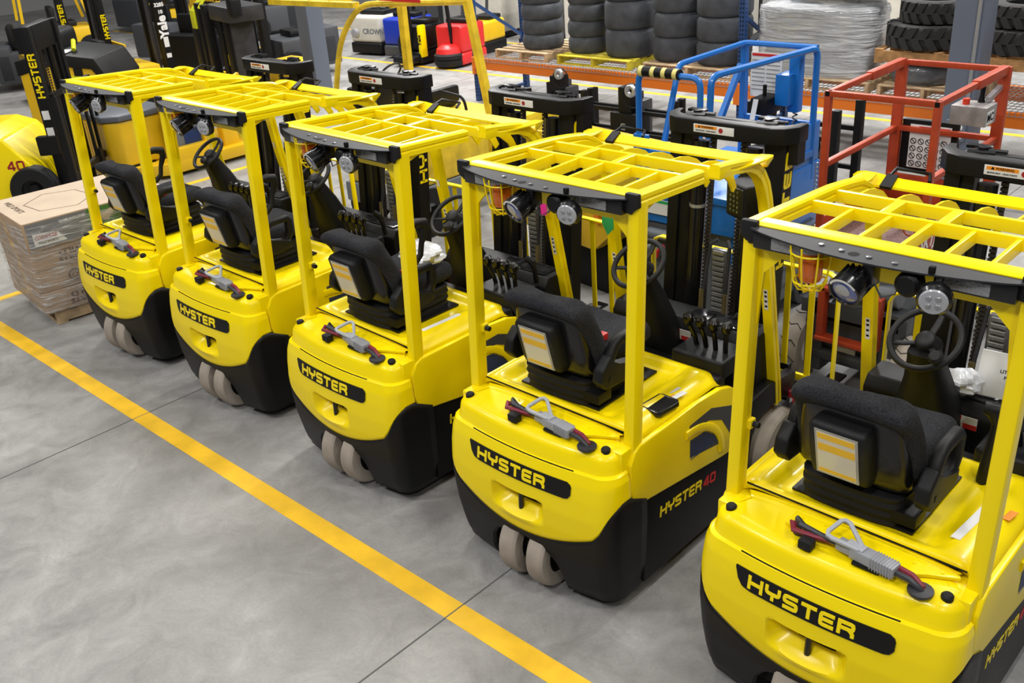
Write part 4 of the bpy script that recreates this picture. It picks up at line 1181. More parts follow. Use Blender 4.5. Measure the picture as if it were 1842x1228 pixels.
def tire(x, y, z, r, w, lb, mt=None, grp='black tires on the rack', tread=False, nm='tire'):
    t = empty(nm, (x, y, z)); c = .040
    mb = MB(); mb.lathe([(r * .62, .004), (r * .9, 0), (r - c * .4, c * .4), (r, c * 1.3), (r, w - c * 1.3), (r - c * .4, w - c * .4), (r * .9, w), (r * .62, w - .004)], 44, closed=True)
    mb.build('tire_body', mt or tirg, t, smooth=50)
    if tread:
        for s in (0, 1):
            mb = MB(); n = 20
            for i in range(n):
                a = 2 * PI * (i + .5 * s) / n
                z0, z1 = (0.012, w * .52) if s == 0 else (w * .48, w - .012)
                pts = []
                for k, (zz, da) in enumerate(((z0, .13), ((z0 + z1) / 2, .05), (z1, -.02)) if s == 0 else ((z0, -.02), ((z0 + z1) / 2, .05), (z1, .13))):
                    pts.append((zz, a + da))
                hw = .105
                rings = []
                for zz, aa in pts:
                    rings.append([(rr * math.cos(q), rr * math.sin(q), zz) for rr, q in ((r - .01, aa - hw), (r + .022, aa - hw * .9), (r + .022, aa + hw * .9), (r - .01, aa + hw))])
                mb.loft(rings)
            mb.build('tread_lugs', mt or tirk, t)
    mb = MB(); mb.lathe([(r * .60, .02), (r * .63, .01), (r * .63, w - .01), (r * .60, w - .02)], 30, closed=True); mb.build('tire_bead', rub, t)
    tag(t, lb, 'tire', grp); return t
ZP = ZD + .127
ordn = ['bottom', 'second', 'third', 'fourth']
def stack(x, y, r, w, n, who, jit=.01):
    z = ZP
    for i in range(n):
        tire(x + random.uniform(-jit, jit), y + random.uniform(-jit, jit), z, r, w, '%s smooth black tire of the %s' % (ordn[i], who)); z += w + .001
stack(-9.86, 10.98, .30, .205, 4, 'stack at the left end of the rack')
stack(-9.0, 10.98, .285, .215, 4, 'narrow stack on the yellow pallet')
stack(-8.28, 10.98, .34, .36, 3, 'stack of wide tires on the yellow pallet')
stack(-7.52, 10.98, .315, .30, 3, 'stack just right of the wide tires')
stack(-6.82, 10.98, .345, .29, 3, 'stack behind the middle blue upright')
for j, (xx, nn) in enumerate(((-5.88, 3), (-5.17, 3))):
    z = ZP
    for i in range(3): tire(xx, 11.0, z, .34, .24, '%s tire of the %s film-wrapped stack' % (ordn[i], ['left', 'right'][j]), grp='film-wrapped tires'); z += .241
mb = MB(); rings = []; random.seed(9)
for i in range(13):
    z = ZP + .74 * i / 12; ring = []
    for k in range(44):
        a = 2 * PI * k / 44; ca, sa = math.cos(a), math.sin(a)
        x = -5.525 + .73 * math.copysign(abs(ca) ** .62, ca); y = 11.0 + .40 * math.copysign(abs(sa) ** .62, sa)
        ring.append((x + random.uniform(-.012, .012), y + random.uniform(-.012, .012), z + random.uniform(-.01, .01)))
    rings.append(ring)
rings.append([(-5.525 + (p[0] + 5.525) * .85, 11 + (p[1] - 11) * .85, ZP + .79) for p in rings[-1]])
mb.loft(rings, cap0=False); o = mb.build('stretch_wrap', filmh, smooth=180); tag(o, 'shiny gray stretch wrap round the tires on the rack', 'plastic wrap')
o = crumple('black_cover', (-5.3, 11.0, ZP + .93), (.58, .32, .10), mat('black_sheet', (.02, .02, .022), .35), 8); tag(o, 'black sheet lying on top of the wrapped tires', 'cover')
# treaded tires strapped on a skid above wrapped ones
o = tire(-4.27, 11.0, ZP, .38, .20, 'gray film-wrapped tire under the wooden skid of treaded tires', mt=mat('wrapped_rubber', (.10, .105, .115), .3, coat=.6, bump=.6, bscale=20), grp='film-wrapped tires')
sk = pallet('wooden_skid', -4.70, -2.70, 10.60, 11.42, ZP + .22, woodd, h=.15); tag(sk, 'brown wooden skid carrying the treaded tires behind the gray column', 'pallet')
zt = ZP + .375
tire(-4.26, 11.0, zt, .44, .25, 'lower treaded tire of the strapped stack left of the gray column', tirk, 'treaded tires on the skid', True)
tire(-4.22, 11.0, zt + .255, .36, .23, 'upper treaded tire of the strapped stack left of the gray column', tirk, 'treaded tires on the skid', True)
tire(-3.30, 11.0, zt, .42, .25, 'lower treaded tire of the stack right of the gray column', tirk, 'treaded tires on the skid', True)
tire(-3.30, 11.0, zt + .255, .38, .23, 'upper treaded tire of the stack right of the gray column', tirk, 'treaded tires on the skid', True)
o = tire(-2.25, 11.0, ZP, .38, .34, 'film-wrapped tire at the right edge of the rack', mt=MATS['wrapped_rubber'], grp='film-wrapped tires')
o = crumple('stretch_wrap', (-2.25, 11.0, ZP + .47), (.38, .36, .14), bagm, 12); tag(o, 'bunched clear wrap on the tire at the right edge', 'plastic wrap')

# ------------------------------------------------------------------ scissor lifts
def hoop(mb, pts, r, bevel=.07):
    P = [Vector(p) for p in pts]; out = [P[0]]
    for i in range(1, len(P) - 1):
        a = (P[i - 1] - P[i]).normalized(); b = (P[i + 1] - P[i]).normalized(); q = P[i]
        for k in range(5):
            t = k / 4; out.append((q + a * bevel) * (1 - t) ** 2 + q * 2 * t * (1 - t) + (q + b * bevel) * t * t)
    out.append(P[-1]); mb.sweep(rp(r * 2, r * 2, .5), out)
# blue
X0, X1, Y0, Y1 = -4.10, -3.34, 5.52, 6.60
bl = empty('scissor_lift', (-3.72, 6.1, 0)); O = Vector((-3.72, 6.1, 0))
def bmesh_(nm, mt, fn, par=None, **k):
    par = par or bl
    mb = MB(); fn(mb); o = mb.build(nm, mt, None, **k)
    off = Vector(bl.location)
    for v in o.data.vertices: v.co -= off
    o.parent = par; return o
def f(mb):
    hoop(mb, [(X0, Y0, 1.12), (X0, Y0, 1.92), (-3.60, Y0, 1.92), (-3.60, Y0, 1.12)], .022)
    hoop(mb, [(-4.02, 5.62, 1.15), (-4.0, 5.86, 1.92), (-3.92, Y1, 1.95), (X1, Y1, 1.95)], .022, .05)
    hoop(mb, [(-3.57, Y0 + .05, 1.12), (-3.57, Y0 + .08, 1.92), (X1, Y1, 1.95), (X1, Y1, 1.0)], .024, .07)
    mb.beam((-3.92, Y1, 1.95), (-3.92, Y1, 1.12), .045, .045)
    mb.beam((-3.92, Y1 - .05, 1.80), (-3.95, 6.15, 1.2), .04, .04)
    mb.beam((X1, Y1, 1.40), (-3.92, Y1, 1.40), .04, .05); mb.beam((X1, Y1, 1.2), (X1, Y0 + .1, 1.2), .04, .05)
bmesh_('guard_rail', blu, f)
pad = bmesh_('rail_padding', blk, lambda mb: mb.tube([(X0 + .01, Y0, 1.93), (-3.76, Y0, 1.93)], .036, 12))
def f(mb):
    for x in (X0 + .03, X0 + .13, X0 + .22, X0 + .31): mb.tube([(x - .015, Y0, 1.93), (x + .018, Y0, 1.93)], .0375, 12)
[bmesh_('yellow_tape', mat('pale_tape', (.75, .65, .2), .5), lambda mb: mb.tube([(x - .015, Y0, 1.93), (x + .018, Y0, 1.93)], .0375, 12), pad) for x in (X0 + .03, X0 + .13, X0 + .22, X0 + .31)]
def f(mb):
    mb.box(X0 - .03, X0 + .09, Y0 - .03, Y0, 1.28, 1.50, .004); mb.box(X0 + .05, -3.55, Y0 - .02, Y0 + .01, 1.24, 1.40, .004)
    mb.box(X0, X1, Y0, 6.68, 1.08, 1.13, .005)
    mb.box(X0 + .0, X1, Y0 + .02, 6.70, .86, 1.08, .01); mb.box(X1 - .06, X1 + .02, 5.62, 6.72, .62, 1.12, .01); mb.box(X1 - .05, X1 + .01, 6.30, 6.70, 1.10, 1.42, .01)
bmesh_('deck', blu, f)
bmesh_('chassis', lgr, lambda mb: (mb.box(X0, X1, Y0 + .12, 6.75, .12, .86, .015), mb.box(X0 + .0, X1 + .02, 5.7, 6.7, .15, .60, .02)))
def f(mb):
    for i in range(4): mb.box(X1 + .015, X1 + .03, 5.7, 6.65, .25 + i * .14, .262 + i * .14)
    mb.box(-4.06, -3.62, Y0 + .02, Y0 + .1, .55, .85, .01)
bmesh_('chassis_panel', dgr, f)
for k, z in enumerate((.78, .66)):
    c_ = bmesh_('hydraulic_cylinder', lgr, lambda mb: mb.tube([(-4.02, Y0, z), (-3.68, Y0, z)], .040, 14))
bmesh_('red_hose', redl, lambda mb: [mb.tube([(-3.92 + dx, Y0 - .05, .62), (-3.90 + dx, Y0 - .06, .68), (-3.86 + dx, Y0 - .04, .72)], .012, 8) for dx in (0, .06)])
sg = bmesh_('safety_decal', white, lambda mb: mb.box(-4.06, -3.60, Y0 - .003, Y0, .93, 1.04))
bmesh_('decal_band', grn, lambda mb: (mb.box(-4.05, -3.84, Y0 - .005, Y0 - .002, 1.015, 1.035), mb.box(-3.82, -3.62, Y0 - .005, Y0 - .002, 1.015, 1.035)), sg)
mn = bmesh_('manual_sheet', white, lambda mb: mb.box(-3.83, -3.58, 6.54, 6.545, 1.58, 1.90))
bmesh_('red_heading', redl, lambda mb: mb.box(-3.82, -3.59, 6.536, 6.541, 1.875, 1.893), mn)
bmesh_('sheet_text', mat('gray_print', (.3, .3, .3), .6), lambda mb: [mb.box(-3.82 + .12 * c, -3.715 + .12 * c, 6.537, 6.541, 1.63 + r * .03, 1.638 + r * .03) for c in (0, 1) for r in range(8)], mn)
def f(mb): mb.box(-3.56, -3.45, 6.42, 6.58, 1.56, 1.78, .008); mb.box(-3.50, -3.42, 6.5, 6.58, 1.5, 1.92, .006)
bmesh_('control_bracket', blu, f)
bmesh_('platform_controller', blk, lambda mb: (mb.box(-3.70, -3.56, 6.32, 6.54, 1.50, 1.62, .015), mb.tube([(-3.64, 6.42, 1.62), (-3.64, 6.42, 1.70)], .015, 8)))
bmesh_('coiled_cable', cblk, lambda mb: mb.tube([(-3.46 + .018 * math.cos(i * .9), 6.55 + .018 * math.sin(i * .9), 1.52 - i * .006) for i in range(70)], .005, 5))
o = crumple('tool_bag', (-3.50, 6.15, 1.24), (.14, .13, .10), blk, 4, None); tag(o, 'black round bag standing on the deck of the blue scissor lift', 'bag')
o = plate([(-3.66, 6.30, 1.62), (-3.62, 6.30, 1.62), (-3.64, 6.28, 1.44), (-3.68, 6.28, 1.44)]).build('paper_tag', paper); tag(o, 'white paper tag hanging on the blue scissor lift', 'tag')
for x in (X0 + .02, X1 - .02):
    for y in (5.78, 6.58):
        mb = MB(); mb.lathe([(.10, -.05), (.155, -.05), (.16, -.04), (.16, .04), (.155, .05), (.10, .05)], 24, T(x + 3.72, y - 6.1, .16, 0, PI / 2, 0), closed=True); mb.build('wheel', tirg, bl)
tag(bl, 'blue scissor lift with black and yellow taped rail, in front of the rack', 'scissor lift')
# orange
ol = empty('scissor_lift', (-2.42, 6.1, 0))
bl_keep = bl; bl = ol
A0, A1, B0, B1 = -2.757, -2.095, 5.63, 6.68
def f(mb):
    for x in (A0, A1): mb.box(x - .02, x + .02, B0 - .02, B0 + .02, .98, 1.90, .003); mb.box(x - .035, x + .035, B1 - .02, B1 + .02, .98, 1.90, .003)
    for x in (A0, A1):
        mb.box(x - .018, x + .018, B0, B1, 1.865, 1.90, .003); mb.box(x - .025, x + .025, B0 + .55, B1, 1.855, 1.908, .003); mb.box(x - .018, x + .018, B0, B1, 1.42, 1.455, .003)
    for y in (B0, B1): mb.box(A0, A1, y - .018, y + .018, 1.865, 1.90, .003)
    mb.box(A0, A1, B1 - .018, B1 + .018, 1.42, 1.455, .003)
bmesh_('guard_rail', red, f)
[bmesh_('rail_opening', ink, lambda mb: mb.box(x - .014, x + .014, B0 - .0215, B0 - .019, 1.868, 1.896)) for x in (A0, A1)]
def f(mb):
    mb.box(A0 - .02, A1 + .02, B1 - .03, B1, .93, 1.12, .004); mb.box(A1 - .0, A1 + .025, 5.36, B1, .88, 1.14, .004); mb.box(A0 - .025, A0, B0, B1, .90, 1.08, .004)
    mb.box(A0, A1, B0, B0 + .02, .90, 1.0, .004)
bmesh_('toe_board', red, f)
bmesh_('deck', mat('deck_plate', (.15, .075, .06), .55, bump=1.0, bscale=45, var=.3, vscale=60), lambda mb: mb.box(A0, A1, B0, B1, .90, .93))
def f(mb):
    mb.text('SKYJACK', Matrix.Translation((A1 + .027, 5.77, 1.06)) @ Euler((PI / 2, 0, PI / 2)).to_matrix().to_4x4(), .13, .002, .003, width=.52, shear=.3)
bmesh_('maker_lettering', paper, f)
sgn = bmesh_('instruction_board', blk, lambda mb: mb.box(-2.72, -2.34, 6.69, 6.73, 1.13, 1.50, .006))
s2 = bmesh_('instruction_sheet', white, lambda mb: mb.box(-2.66, -2.38, 6.685, 6.689, 1.17, 1.47), sgn)
def f(mb): mb.box(-2.60, -2.39, 6.682, 6.686, 1.435, 1.46)
def ring_(mb, c, z, r):
    mb.tube([(c + r * math.cos(a), 6.683, z + r * math.sin(a)) for a in [i * PI / 8 for i in range(16)]], .0025, 4, closed=True); mb.beam((c - r * .7, 6.683, z + r * .7), (c + r * .7, 6.683, z - r * .7), .004, .003, up=(0, 1, 0))
s2c = [o for o in (s2,)][0]
def mk(nm, mt, f_, par):
    mb = MB(); f_(mb); o = mb.build(nm, mt)
    for v in o.data.vertices: v.co -= Vector(ol.location)
    o.parent = par; return o
mk('red_heading', redl, f, sgn)
mk('prohibition_signs', ink, lambda mb: [ring_(mb, -2.63 + c * .052, 1.20 + r * .052, .019) for c in range(5) for r in range(4)], sgn)
cb = mk('control_box', mgr, lambda mb: (mb.box(-2.27, -2.05, 6.30, 6.48, 1.60, 1.72, .006)), ol)
mk('joystick', blk, lambda mb: mb.tube([(-2.14, 6.45, 1.70), (-2.14, 6.45, 1.76), (-2.14, 6.46, 1.84)], .014, 8, scales=[2, 1, 1.2]), cb)
mk('stop_button', redb, lambda mb: mb.tube([(-2.20, 6.36, 1.72), (-2.20, 6.36, 1.755)], .022, 12), cb)
mk('box_letters', white, lambda mb: mb.box(-2.0495, -2.047, 6.31, 6.42, 1.61, 1.69), cb)
mk('box_marking', ink, lambda mb: mb.text('MC', Matrix.Translation((-2.0465, 6.365, 1.65)) @ Euler((PI / 2, 0, PI / 2)).to_matrix().to_4x4(), .07, .001, .002), cb)
mk('control_arm', galv, lambda mb: mb.beam((-2.10, 6.44, 1.74), (-2.10, 6.64, 1.78), .03, .03), cb)
mk('gate_chain', chrom, lambda mb: [mb.tube([(A0 - .03 + .01 * math.cos(a), B0 - .03, 1.44 - i * .028 + .014 * math.sin(a)) for a in [k * PI / 4 for k in range(8)]], .003, 5, closed=True) for i in range(11)], ol)
mk('gate_ring', red, lambda mb: [mb.tube([(x + .035 * math.cos(a), B0 - .01, 1.12 + .035 * math.sin(a)) for a in [k * PI / 8 for k in range(16)]], .005, 5, closed=True) for x in (A1 - .08,)], ol)
# chassis with pale tires
mk('chassis', dgr, lambda mb: (mb.box(-2.66, -2.16, 5.50, 7.1, .20, .46, .01), mb.box(-2.72, -2.60, 5.46, 5.60, .10, .62, .01), mb.box(-2.22, -2.10, 5.46, 5.60, .10, .62, .01), mb.box(-2.76, -2.06, 5.46, 5.55, .50, .60, .006), mb.tube([(-2.7, 5.5, .22), (-2.1, 5.5, .22)], .05, 12)), ol)
mk('scissor_stack', lgr, lambda mb: (mb.box(-2.62, -2.2, 5.6, 7.0, .46, .90, .01), mb.tube([(-2.60, 5.56, .70), (-2.15, 5.56, .70)], .07, 16), mb.beam((-2.45, 5.52, .60), (-2.0, 5.70, .92), .10, .16)), ol)
mk('entry_step', red, lambda mb: (mb.box(-2.62, -2.575, 5.40, 5.47, .36, .72, .004), mb.box(-2.62, -2.25, 5.38, 5.47, .36, .385, .004), mb.box(-2.25, -2.21, 5.40, 5.47, .36, .72, .004), mb.box(-2.62, -2.25, 5.40, 5.47, .70, .725, .004)), ol)
mk('warning_decal', white, lambda mb: mb.box(-2.50, -2.38, 5.485, 5.495, .20, .30), ol); mk('warning_decal', white, lambda mb: mb.box(-2.19, -2.12, 5.45, 5.46, .22, .32), ol)
for x in (-2.78, -2.04):
    for y in (5.55, 7.0):
        mb = MB(); mb.lathe([(.13, -.065), (.215, -.065), (.225, -.05), (.225, .05), (.215, .065), (.13, .065)], 30, T(x + 2.42, y - 6.1, .225, 0, PI / 2, 0), closed=True); w_ = mb.build('wheel', tirb, ol)
        mb = MB()
        for i in range(12):
            a = 2 * PI * i / 12
            mb.tube([(x + 2.42 + dx, y - 6.1 + .2262 * math.cos(a + da), .225 + .2262 * math.sin(a + da)) for dx, da in ((-.06, 0), (-.02, .12), (.02, .05), (.06, .2))], .003, 4)
        mb.build('tread_pattern', ink, w_)
tag(ol, 'orange scissor lift with square guard rails and pale tires, behind the nearest forklift', 'scissor lift')
bl = bl_keep

# ------------------------------------------------------------------ machines behind the row
def gen(name, loc, rz=0): return empty(name, loc, math.radians(rz))
def add(par, nm, mt, fn, **k):
    mb = MB(); fn(mb); return mb.build(nm, mt, par, **k)
# engines on stands under and before the rack
def engine_stand(x, y, rz, lb, hx=.42, h=1.12, hy=.3, dz=.2):
    t = gen('engine_stand', (x, y, 0), rz)
    add(t, 'frame', blk, lambda mb: ([mb.box(a - .033, a + .033, b - .033, b + .033, 0, h, .004) for a in (-hx, hx) for b in (-hy, hy)], [mb.box(-hx, hx, b - .018, b + .018, z, z + .04) for b in (-hy, hy) for z in (.06, h * .5, h * .78)], [mb.box(a - .02, a + .02, -hy, hy, .06, .10) for a in (-hx, hx)]))
    r_ = add(t, 'radiator_box', blk, lambda mb: (mb.box(-.18, .18, -.16, .10, .12 + dz, .50 + dz, .01), mb.box(-.08, .10, -.14, .05, .50 + dz, .78 + dz, .015)))
    add(r_, 'logo', galv, lambda mb: mb.ribbon([(.03, .385 + dz), (-.015, .385 + dz), (-.025, .375 + dz), (-.025, .335 + dz), (-.015, .325 + dz), (.03, .325 + dz)], .014, lambda u, v, d: (u, -.161 - d, v), .002))
    add(r_, 'lettering', galv, lambda mb: mb.text('CUMMINS', Matrix.Translation((0, -.162, .28 + dz)) @ Euler((PI / 2, 0, 0)).to_matrix().to_4x4(), .035, .001, .001))
    add(t, 'pulley', galv, lambda mb: mb.lathe([(.03, -.02), (.06, -.03), (.07, -.02), (.07, .02), (.06, .03), (.03, .02)], 20, T(.12, -.17, .80 + dz * .8, PI / 2, 0, 0), closed=True))
    add(t, 'belt', rub, lambda mb: mb.tube([(.12 + .13 * math.cos(a), -.14, .74 + dz * .8 + .13 * math.sin(a)) for a in [i * PI / 10 for i in range(20)]], .009, 6, closed=True))
    add(t, 'engine_block', dgr, lambda mb: (mb.box(-.15, .15, -.05, .2, .12 + dz, .62 + dz, .03), mb.box(-.12, .06, -.02, .16, .6 + dz, .70 + dz, .02)))
    tag(t, lb, 'engine', 'engines on black stands'); return t
engine_stand(-6.60, 8.75, 0, 'engine on a black stand left of the blue scissor lift', .62, .88, .06)
engine_stand(-8.75, 10.05, 0, 'engine on a black stand under the left bay of the rack', .40, .50, .22, -.10)
engine_stand(-4.10, 7.9, 0, 'engine on a black stand between the blue and the orange scissor lift', .42, 1.24, .22)

# yellow machine with tread plate between the middle forklifts
t = gen('platform_truck', (-5.15, 6.12, 0), -8)
add(t, 'hull', yelo, lambda mb: (mb.prism([(-.62, .72), (-.40, .42), (.45, .40), (.62, .55), (.62, 1.12), (-.62, 1.12)], -.30, .55, 'y', bev=.02), ))
add(t, 'tread_plate', treadm, lambda mb: mb.prism([(-.60, .74), (-.40, .45), (-.10, .45), (-.10, 1.30), (-.60, 1.30)], -.33, -.30, 'y', bev=.004))
add(t, 'data_plate', ink, lambda mb: mb.box(-.20, -.13, -.335, -.33, .92, 1.06))
add(t, 'bumper', rorg, lambda mb: (mb.box(.25, .60, -.34, -.28, .78, .86, .004), mb.box(.50, .56, -.34, -.28, .66, .80, .004)))
add(t, 'base', blk, lambda mb: mb.box(-.5, .5, -.2, .5, .0, .42, .02))
tag(t, 'yellow platform truck with tread plate, seen between the two forklifts right of the middle one', 'utility truck')
# worn yellow box behind truck 3
t = gen('tow_tractor', (-7.45, 6.1, 0), 0)
bd = add(t, 'hood', yelw, lambda mb: (mb.box(-.45, .45, -.35, .8, .50, 1.02, .05), ))
add(t, 'bumper', lgr, lambda mb: mb.box(-.47, .47, -.38, .82, .30, .50, .02))
add(bd, 'white_stripe', white, lambda mb: mb.box(-.02, .30, -.385, -.352, .47, .56))
for sx in (-1, 1): add(t, 'wheel', rub, lambda mb: mb.lathe([(.1, -.06), (.24, -.06), (.25, -.04), (.25, .04), (.24, .06), (.1, .06)], 24, T(sx * .42, -.1, .25, 0, PI / 2, 0), closed=True))
tag(t, 'worn yellow tow tractor behind the middle forklift', 'tow tractor')

# big worn yellow forklift with arched guard
t = gen('sit_down_forklift', (-8.6, 7.8, 0))
def f(mb):
    hoop(mb, [(-1.46, -.5, .75), (-1.20, -.5, 1.50), (-.75, -.5, 1.93), (1.03, -.5, 2.02)], .034, .26)
    mb.beam((1.03, -.5, 2.03), (1.28, -.5, .70), .07, .075)
    mb.beam((-.80, -.5, 1.92), (-2.5, -.5, 1.90), .10, .06)
    mb.beam((-1.30, .6, .60), (-1.30, .6, 1.95), .10, .08)
    for x in (-2.1, -1.7, -1.3, -.6, -.2): mb.beam((x, -.5, 1.93), (x, .6, 1.93), .03, .05)
    mb.beam((-2.5, .6, 1.93), (.3, .6, 1.96), .07, .05)
og = add(t, 'overhead_guard', yelw, f)
add(og, 'red_strip', redl, lambda mb: mb.box(-.35, .35, -.537, -.533, 1.99, 2.02))
add(t, 'body', yelw, lambda mb: (mb.box(-1.4, 1.25, -.50, .55, .30, .62, .05), mb.box(.85, 1.40, -.52, .57, .30, .82, .06), mb.box(-.2, .8, -.4, .45, .60, .70, .03)))
add(t, 'seat', plas, lambda mb: (mb.box(-.55, -.05, -.25, .25, .70, .80, .04), mb.box(-.10, .0, -.25, .25, .75, .95, .04)))
add(t, 'steering_wheel', plasw, lambda mb: mb.tube([(-.95 + .10 * math.cos(a), .0 + .16 * math.sin(a), 1.05 + .12 * math.cos(a)) for a in [i * PI / 10 for i in range(20)]], .013, 6, closed=True))
add(t, 'dashboard', plas, lambda mb: mb.box(-1.35, -1.0, -.4, .4, .60, .92, .04))
add(t, 'safety_arm', blk, lambda mb: hoop(mb, [(.85, -.45, .7), (.80, -.45, 1.02), (.45, -.45, 1.05)], .016, .1))
for x in (-.8, .9):
    for y in (-.5, .55): add(t, 'wheel', rub, lambda mb: mb.lathe([(.12, -.09), (.28, -.09), (.30, -.06), (.30, .06), (.28, .09), (.12, .09)], 24, T(x, y, .30, PI / 2, 0, 0), closed=True))
add(t, 'tail_lamp', lensw, lambda mb: mb.lathe([(.06, 0), (.05, .04), (0, .05)], 14, T(-.78, -.56, 1.62, PI / 2, 0, 0)))
tag(t, 'large worn yellow forklift with arched overhead guard, behind the front row', 'forklift')

# left forklift seen side on, mast with vertical lettering
def mast_unit(par, z1, w=.36, ltr='HYSTER', lz=(1.0, 1.6), side=1, top=True, label=True):
    m_ = empty('mast'); m_.parent = par
    for s in (-1, 1): add(m_, 'mast_rail', blk, lambda mb: (mb.box(s * w - .04, s * w + .04, 0, .12, .06, z1, .006), mb.box(s * (w - .08) - .03, s * (w - .08) + .03, .02, .10, .06, z1 - .02)))
    for s in (-1, 1):
        add(m_, 'lift_cylinder', blkg, lambda mb: mb.tube([(s * .16, .05, .1), (s * .16, .05, z1 - .1)], .045, 12))
        add(m_, 'lift_chain', chain, lambda mb: [mb.box(s * .09 - .014, s * .09 + .014, .0, .012, .4 + i * .03, .42 + i * .03) for i in range(int((z1 - .5) / .03))])
    add(m_, 'mast_hose', cblk, lambda mb: (mb.tube([(-.03, 0, .4), (-.02, -.03, 1.0), (-.04, 0, z1 - .2)], .012, 6), mb.tube([(.03, 0, .4), (.04, -.02, 1.0), (.03, 0, z1 - .2)], .012, 6)))
    if top: add(m_, 'mast_crossmember', blk, lambda mb: mb.box(-w - .03, w + .03, -.06, .10, z1 - .28, z1, .015))
    if ltr and ltr != 'YALE':
        def mfn(u, v, d): return (side * (w + .041 + d), .012 + (.10 - v) - .0 if side > 0 else v + .012, lz[0] + u)
        add(m_, 'mast_lettering', yel, lambda mb: word(mb, ltr, .085, lz[1] - lz[0], mfn, .002, sw=.22))
    return m_
t = gen('sit_down_forklift', (-12.24, 4.16, 0), -45)
ms_ = mast_unit(t, 2.02, .36, 'HYSTER', (1.26, 1.74)); ms_.location = (0, .62, 0)
add(ms_, 'rating_label', white, lambda mb: mb.box(-.12, .02, -.064, -.06, 1.80, 1.98))
add(ms_, 'warning_label', white, lambda mb: (mb.box(.401, .404, .02, .10, 1.02, 1.12), mb.box(.401, .404, .02, .10, .84, .93)), split=True)
add(ms_, 'mast_bracket', blk, lambda mb: mb.box(.34, .44, -.12, .12, .62, .84, .02))
add(t, 'body', yel, lambda mb: mb.prism([(-1.3, .12), (.54, .12), (.44, .50), (.16, .86), (-.06, .94), (-1.3, .96)], -.50, .52, 'x', bev=.03, seg=3))
add(t, 'number_marking', dkred, lambda mb: word(mb, '40', .11, .20, lambda u, v, d: (.521 + d, .14 + u, .50 + v), .002, sw=.2))
wt = add(t, 'wheel', rub, lambda mb: mb.lathe([(.13, -.09), (.255, -.09), (.27, -.07), (.27, .07), (.255, .09), (.13, .09)], 36, T(.53, .40, .27, 0, PI / 2, 0), closed=True))
add(wt, 'wheel_hub', blk, lambda mb: (mb.lathe([(0, .03), (.06, .03), (.08, .0), (.135, .02), (.135, -.05), (0, -.05)], 24, T(.56, .40, .27, 0, PI / 2, 0)), [mb.lathe([(.014, .04), (0, .045)], 6, T(.56, .40 + .06 * math.cos(a), .27 + .06 * math.sin(a), 0, PI / 2, 0)) for a in [i * PI / 3 for i in range(6)]]))
add(t, 'load_backrest', blk, lambda mb: ([mb.box(x, x + .04, .86, .89, .35, 1.32) for x in (-.55, -.4, -.25, .25, .40, .55)], mb.box(-.55, .59, .85, .90, 1.28, 1.33), mb.box(-.55, .59, .84, .90, .35, .42), mb.box(.52, .60, .84, .92, .12, 1.30, .005)))
for s in (-1, 1): add(t, 'fork', blk, lambda mb: mb.prism([(.88, .06), (.88, .5), (.92, .5), (.93, .10), (1.45, .075), (1.45, .06)], s * .28 - .05, s * .28 + .05, 'x'))
tag(t, 'yellow forklift marked 40 with black wheel, cut by the left edge', 'forklift')

# stand-up truck with green decal behind it
t = gen('stand_up_forklift', (-14.3, 6.05, 0), -50)
add(t, 'body', yelo, lambda mb: mb.prism([(-.6, .1), (.6, .1), (.6, .85), (.45, 1.15), (-.1, 1.25), (-.6, 1.1)], -.50, .50, 'x', bev=.03))
add(t, 'hood_trim', plas, lambda mb: (mb.prism([(-.62, 1.08), (-.1, 1.22), (.45, 1.14), (.62, .82), (.66, .95), (.50, 1.26), (-.1, 1.36), (-.62, 1.28)], -.52, .52, 'x', bev=.02), mb.prism([(.18, .1), (.30, .1), (.30, 1.2), (.18, 1.2)], .49, .515, 'x')))
add(t, 'seat_pad', plas, lambda mb: mb.box(-.45, .45, -.45, -.1, 1.28, 1.62, .12, 3))
add(t, 'green_decal', lime, lambda mb: mb.prism([(-.10, .92), (.44, .90), (.44, 1.02), (-.10, 1.06)], .50, .518, 'x'))
add(t, 'control_arm', lime, lambda mb: mb.tube([(.30, .15, 1.36), (.15, .10, 1.46), (.05, .05, 1.44)], .03, 8))
add(t, 'paper_pad', paper, lambda mb: mb.box(.15, .45, -.15, .1, 1.34, 1.35))
tag(t, 'black and yellow stand-up forklift with a green decal, behind the mast at the left edge', 'forklift')

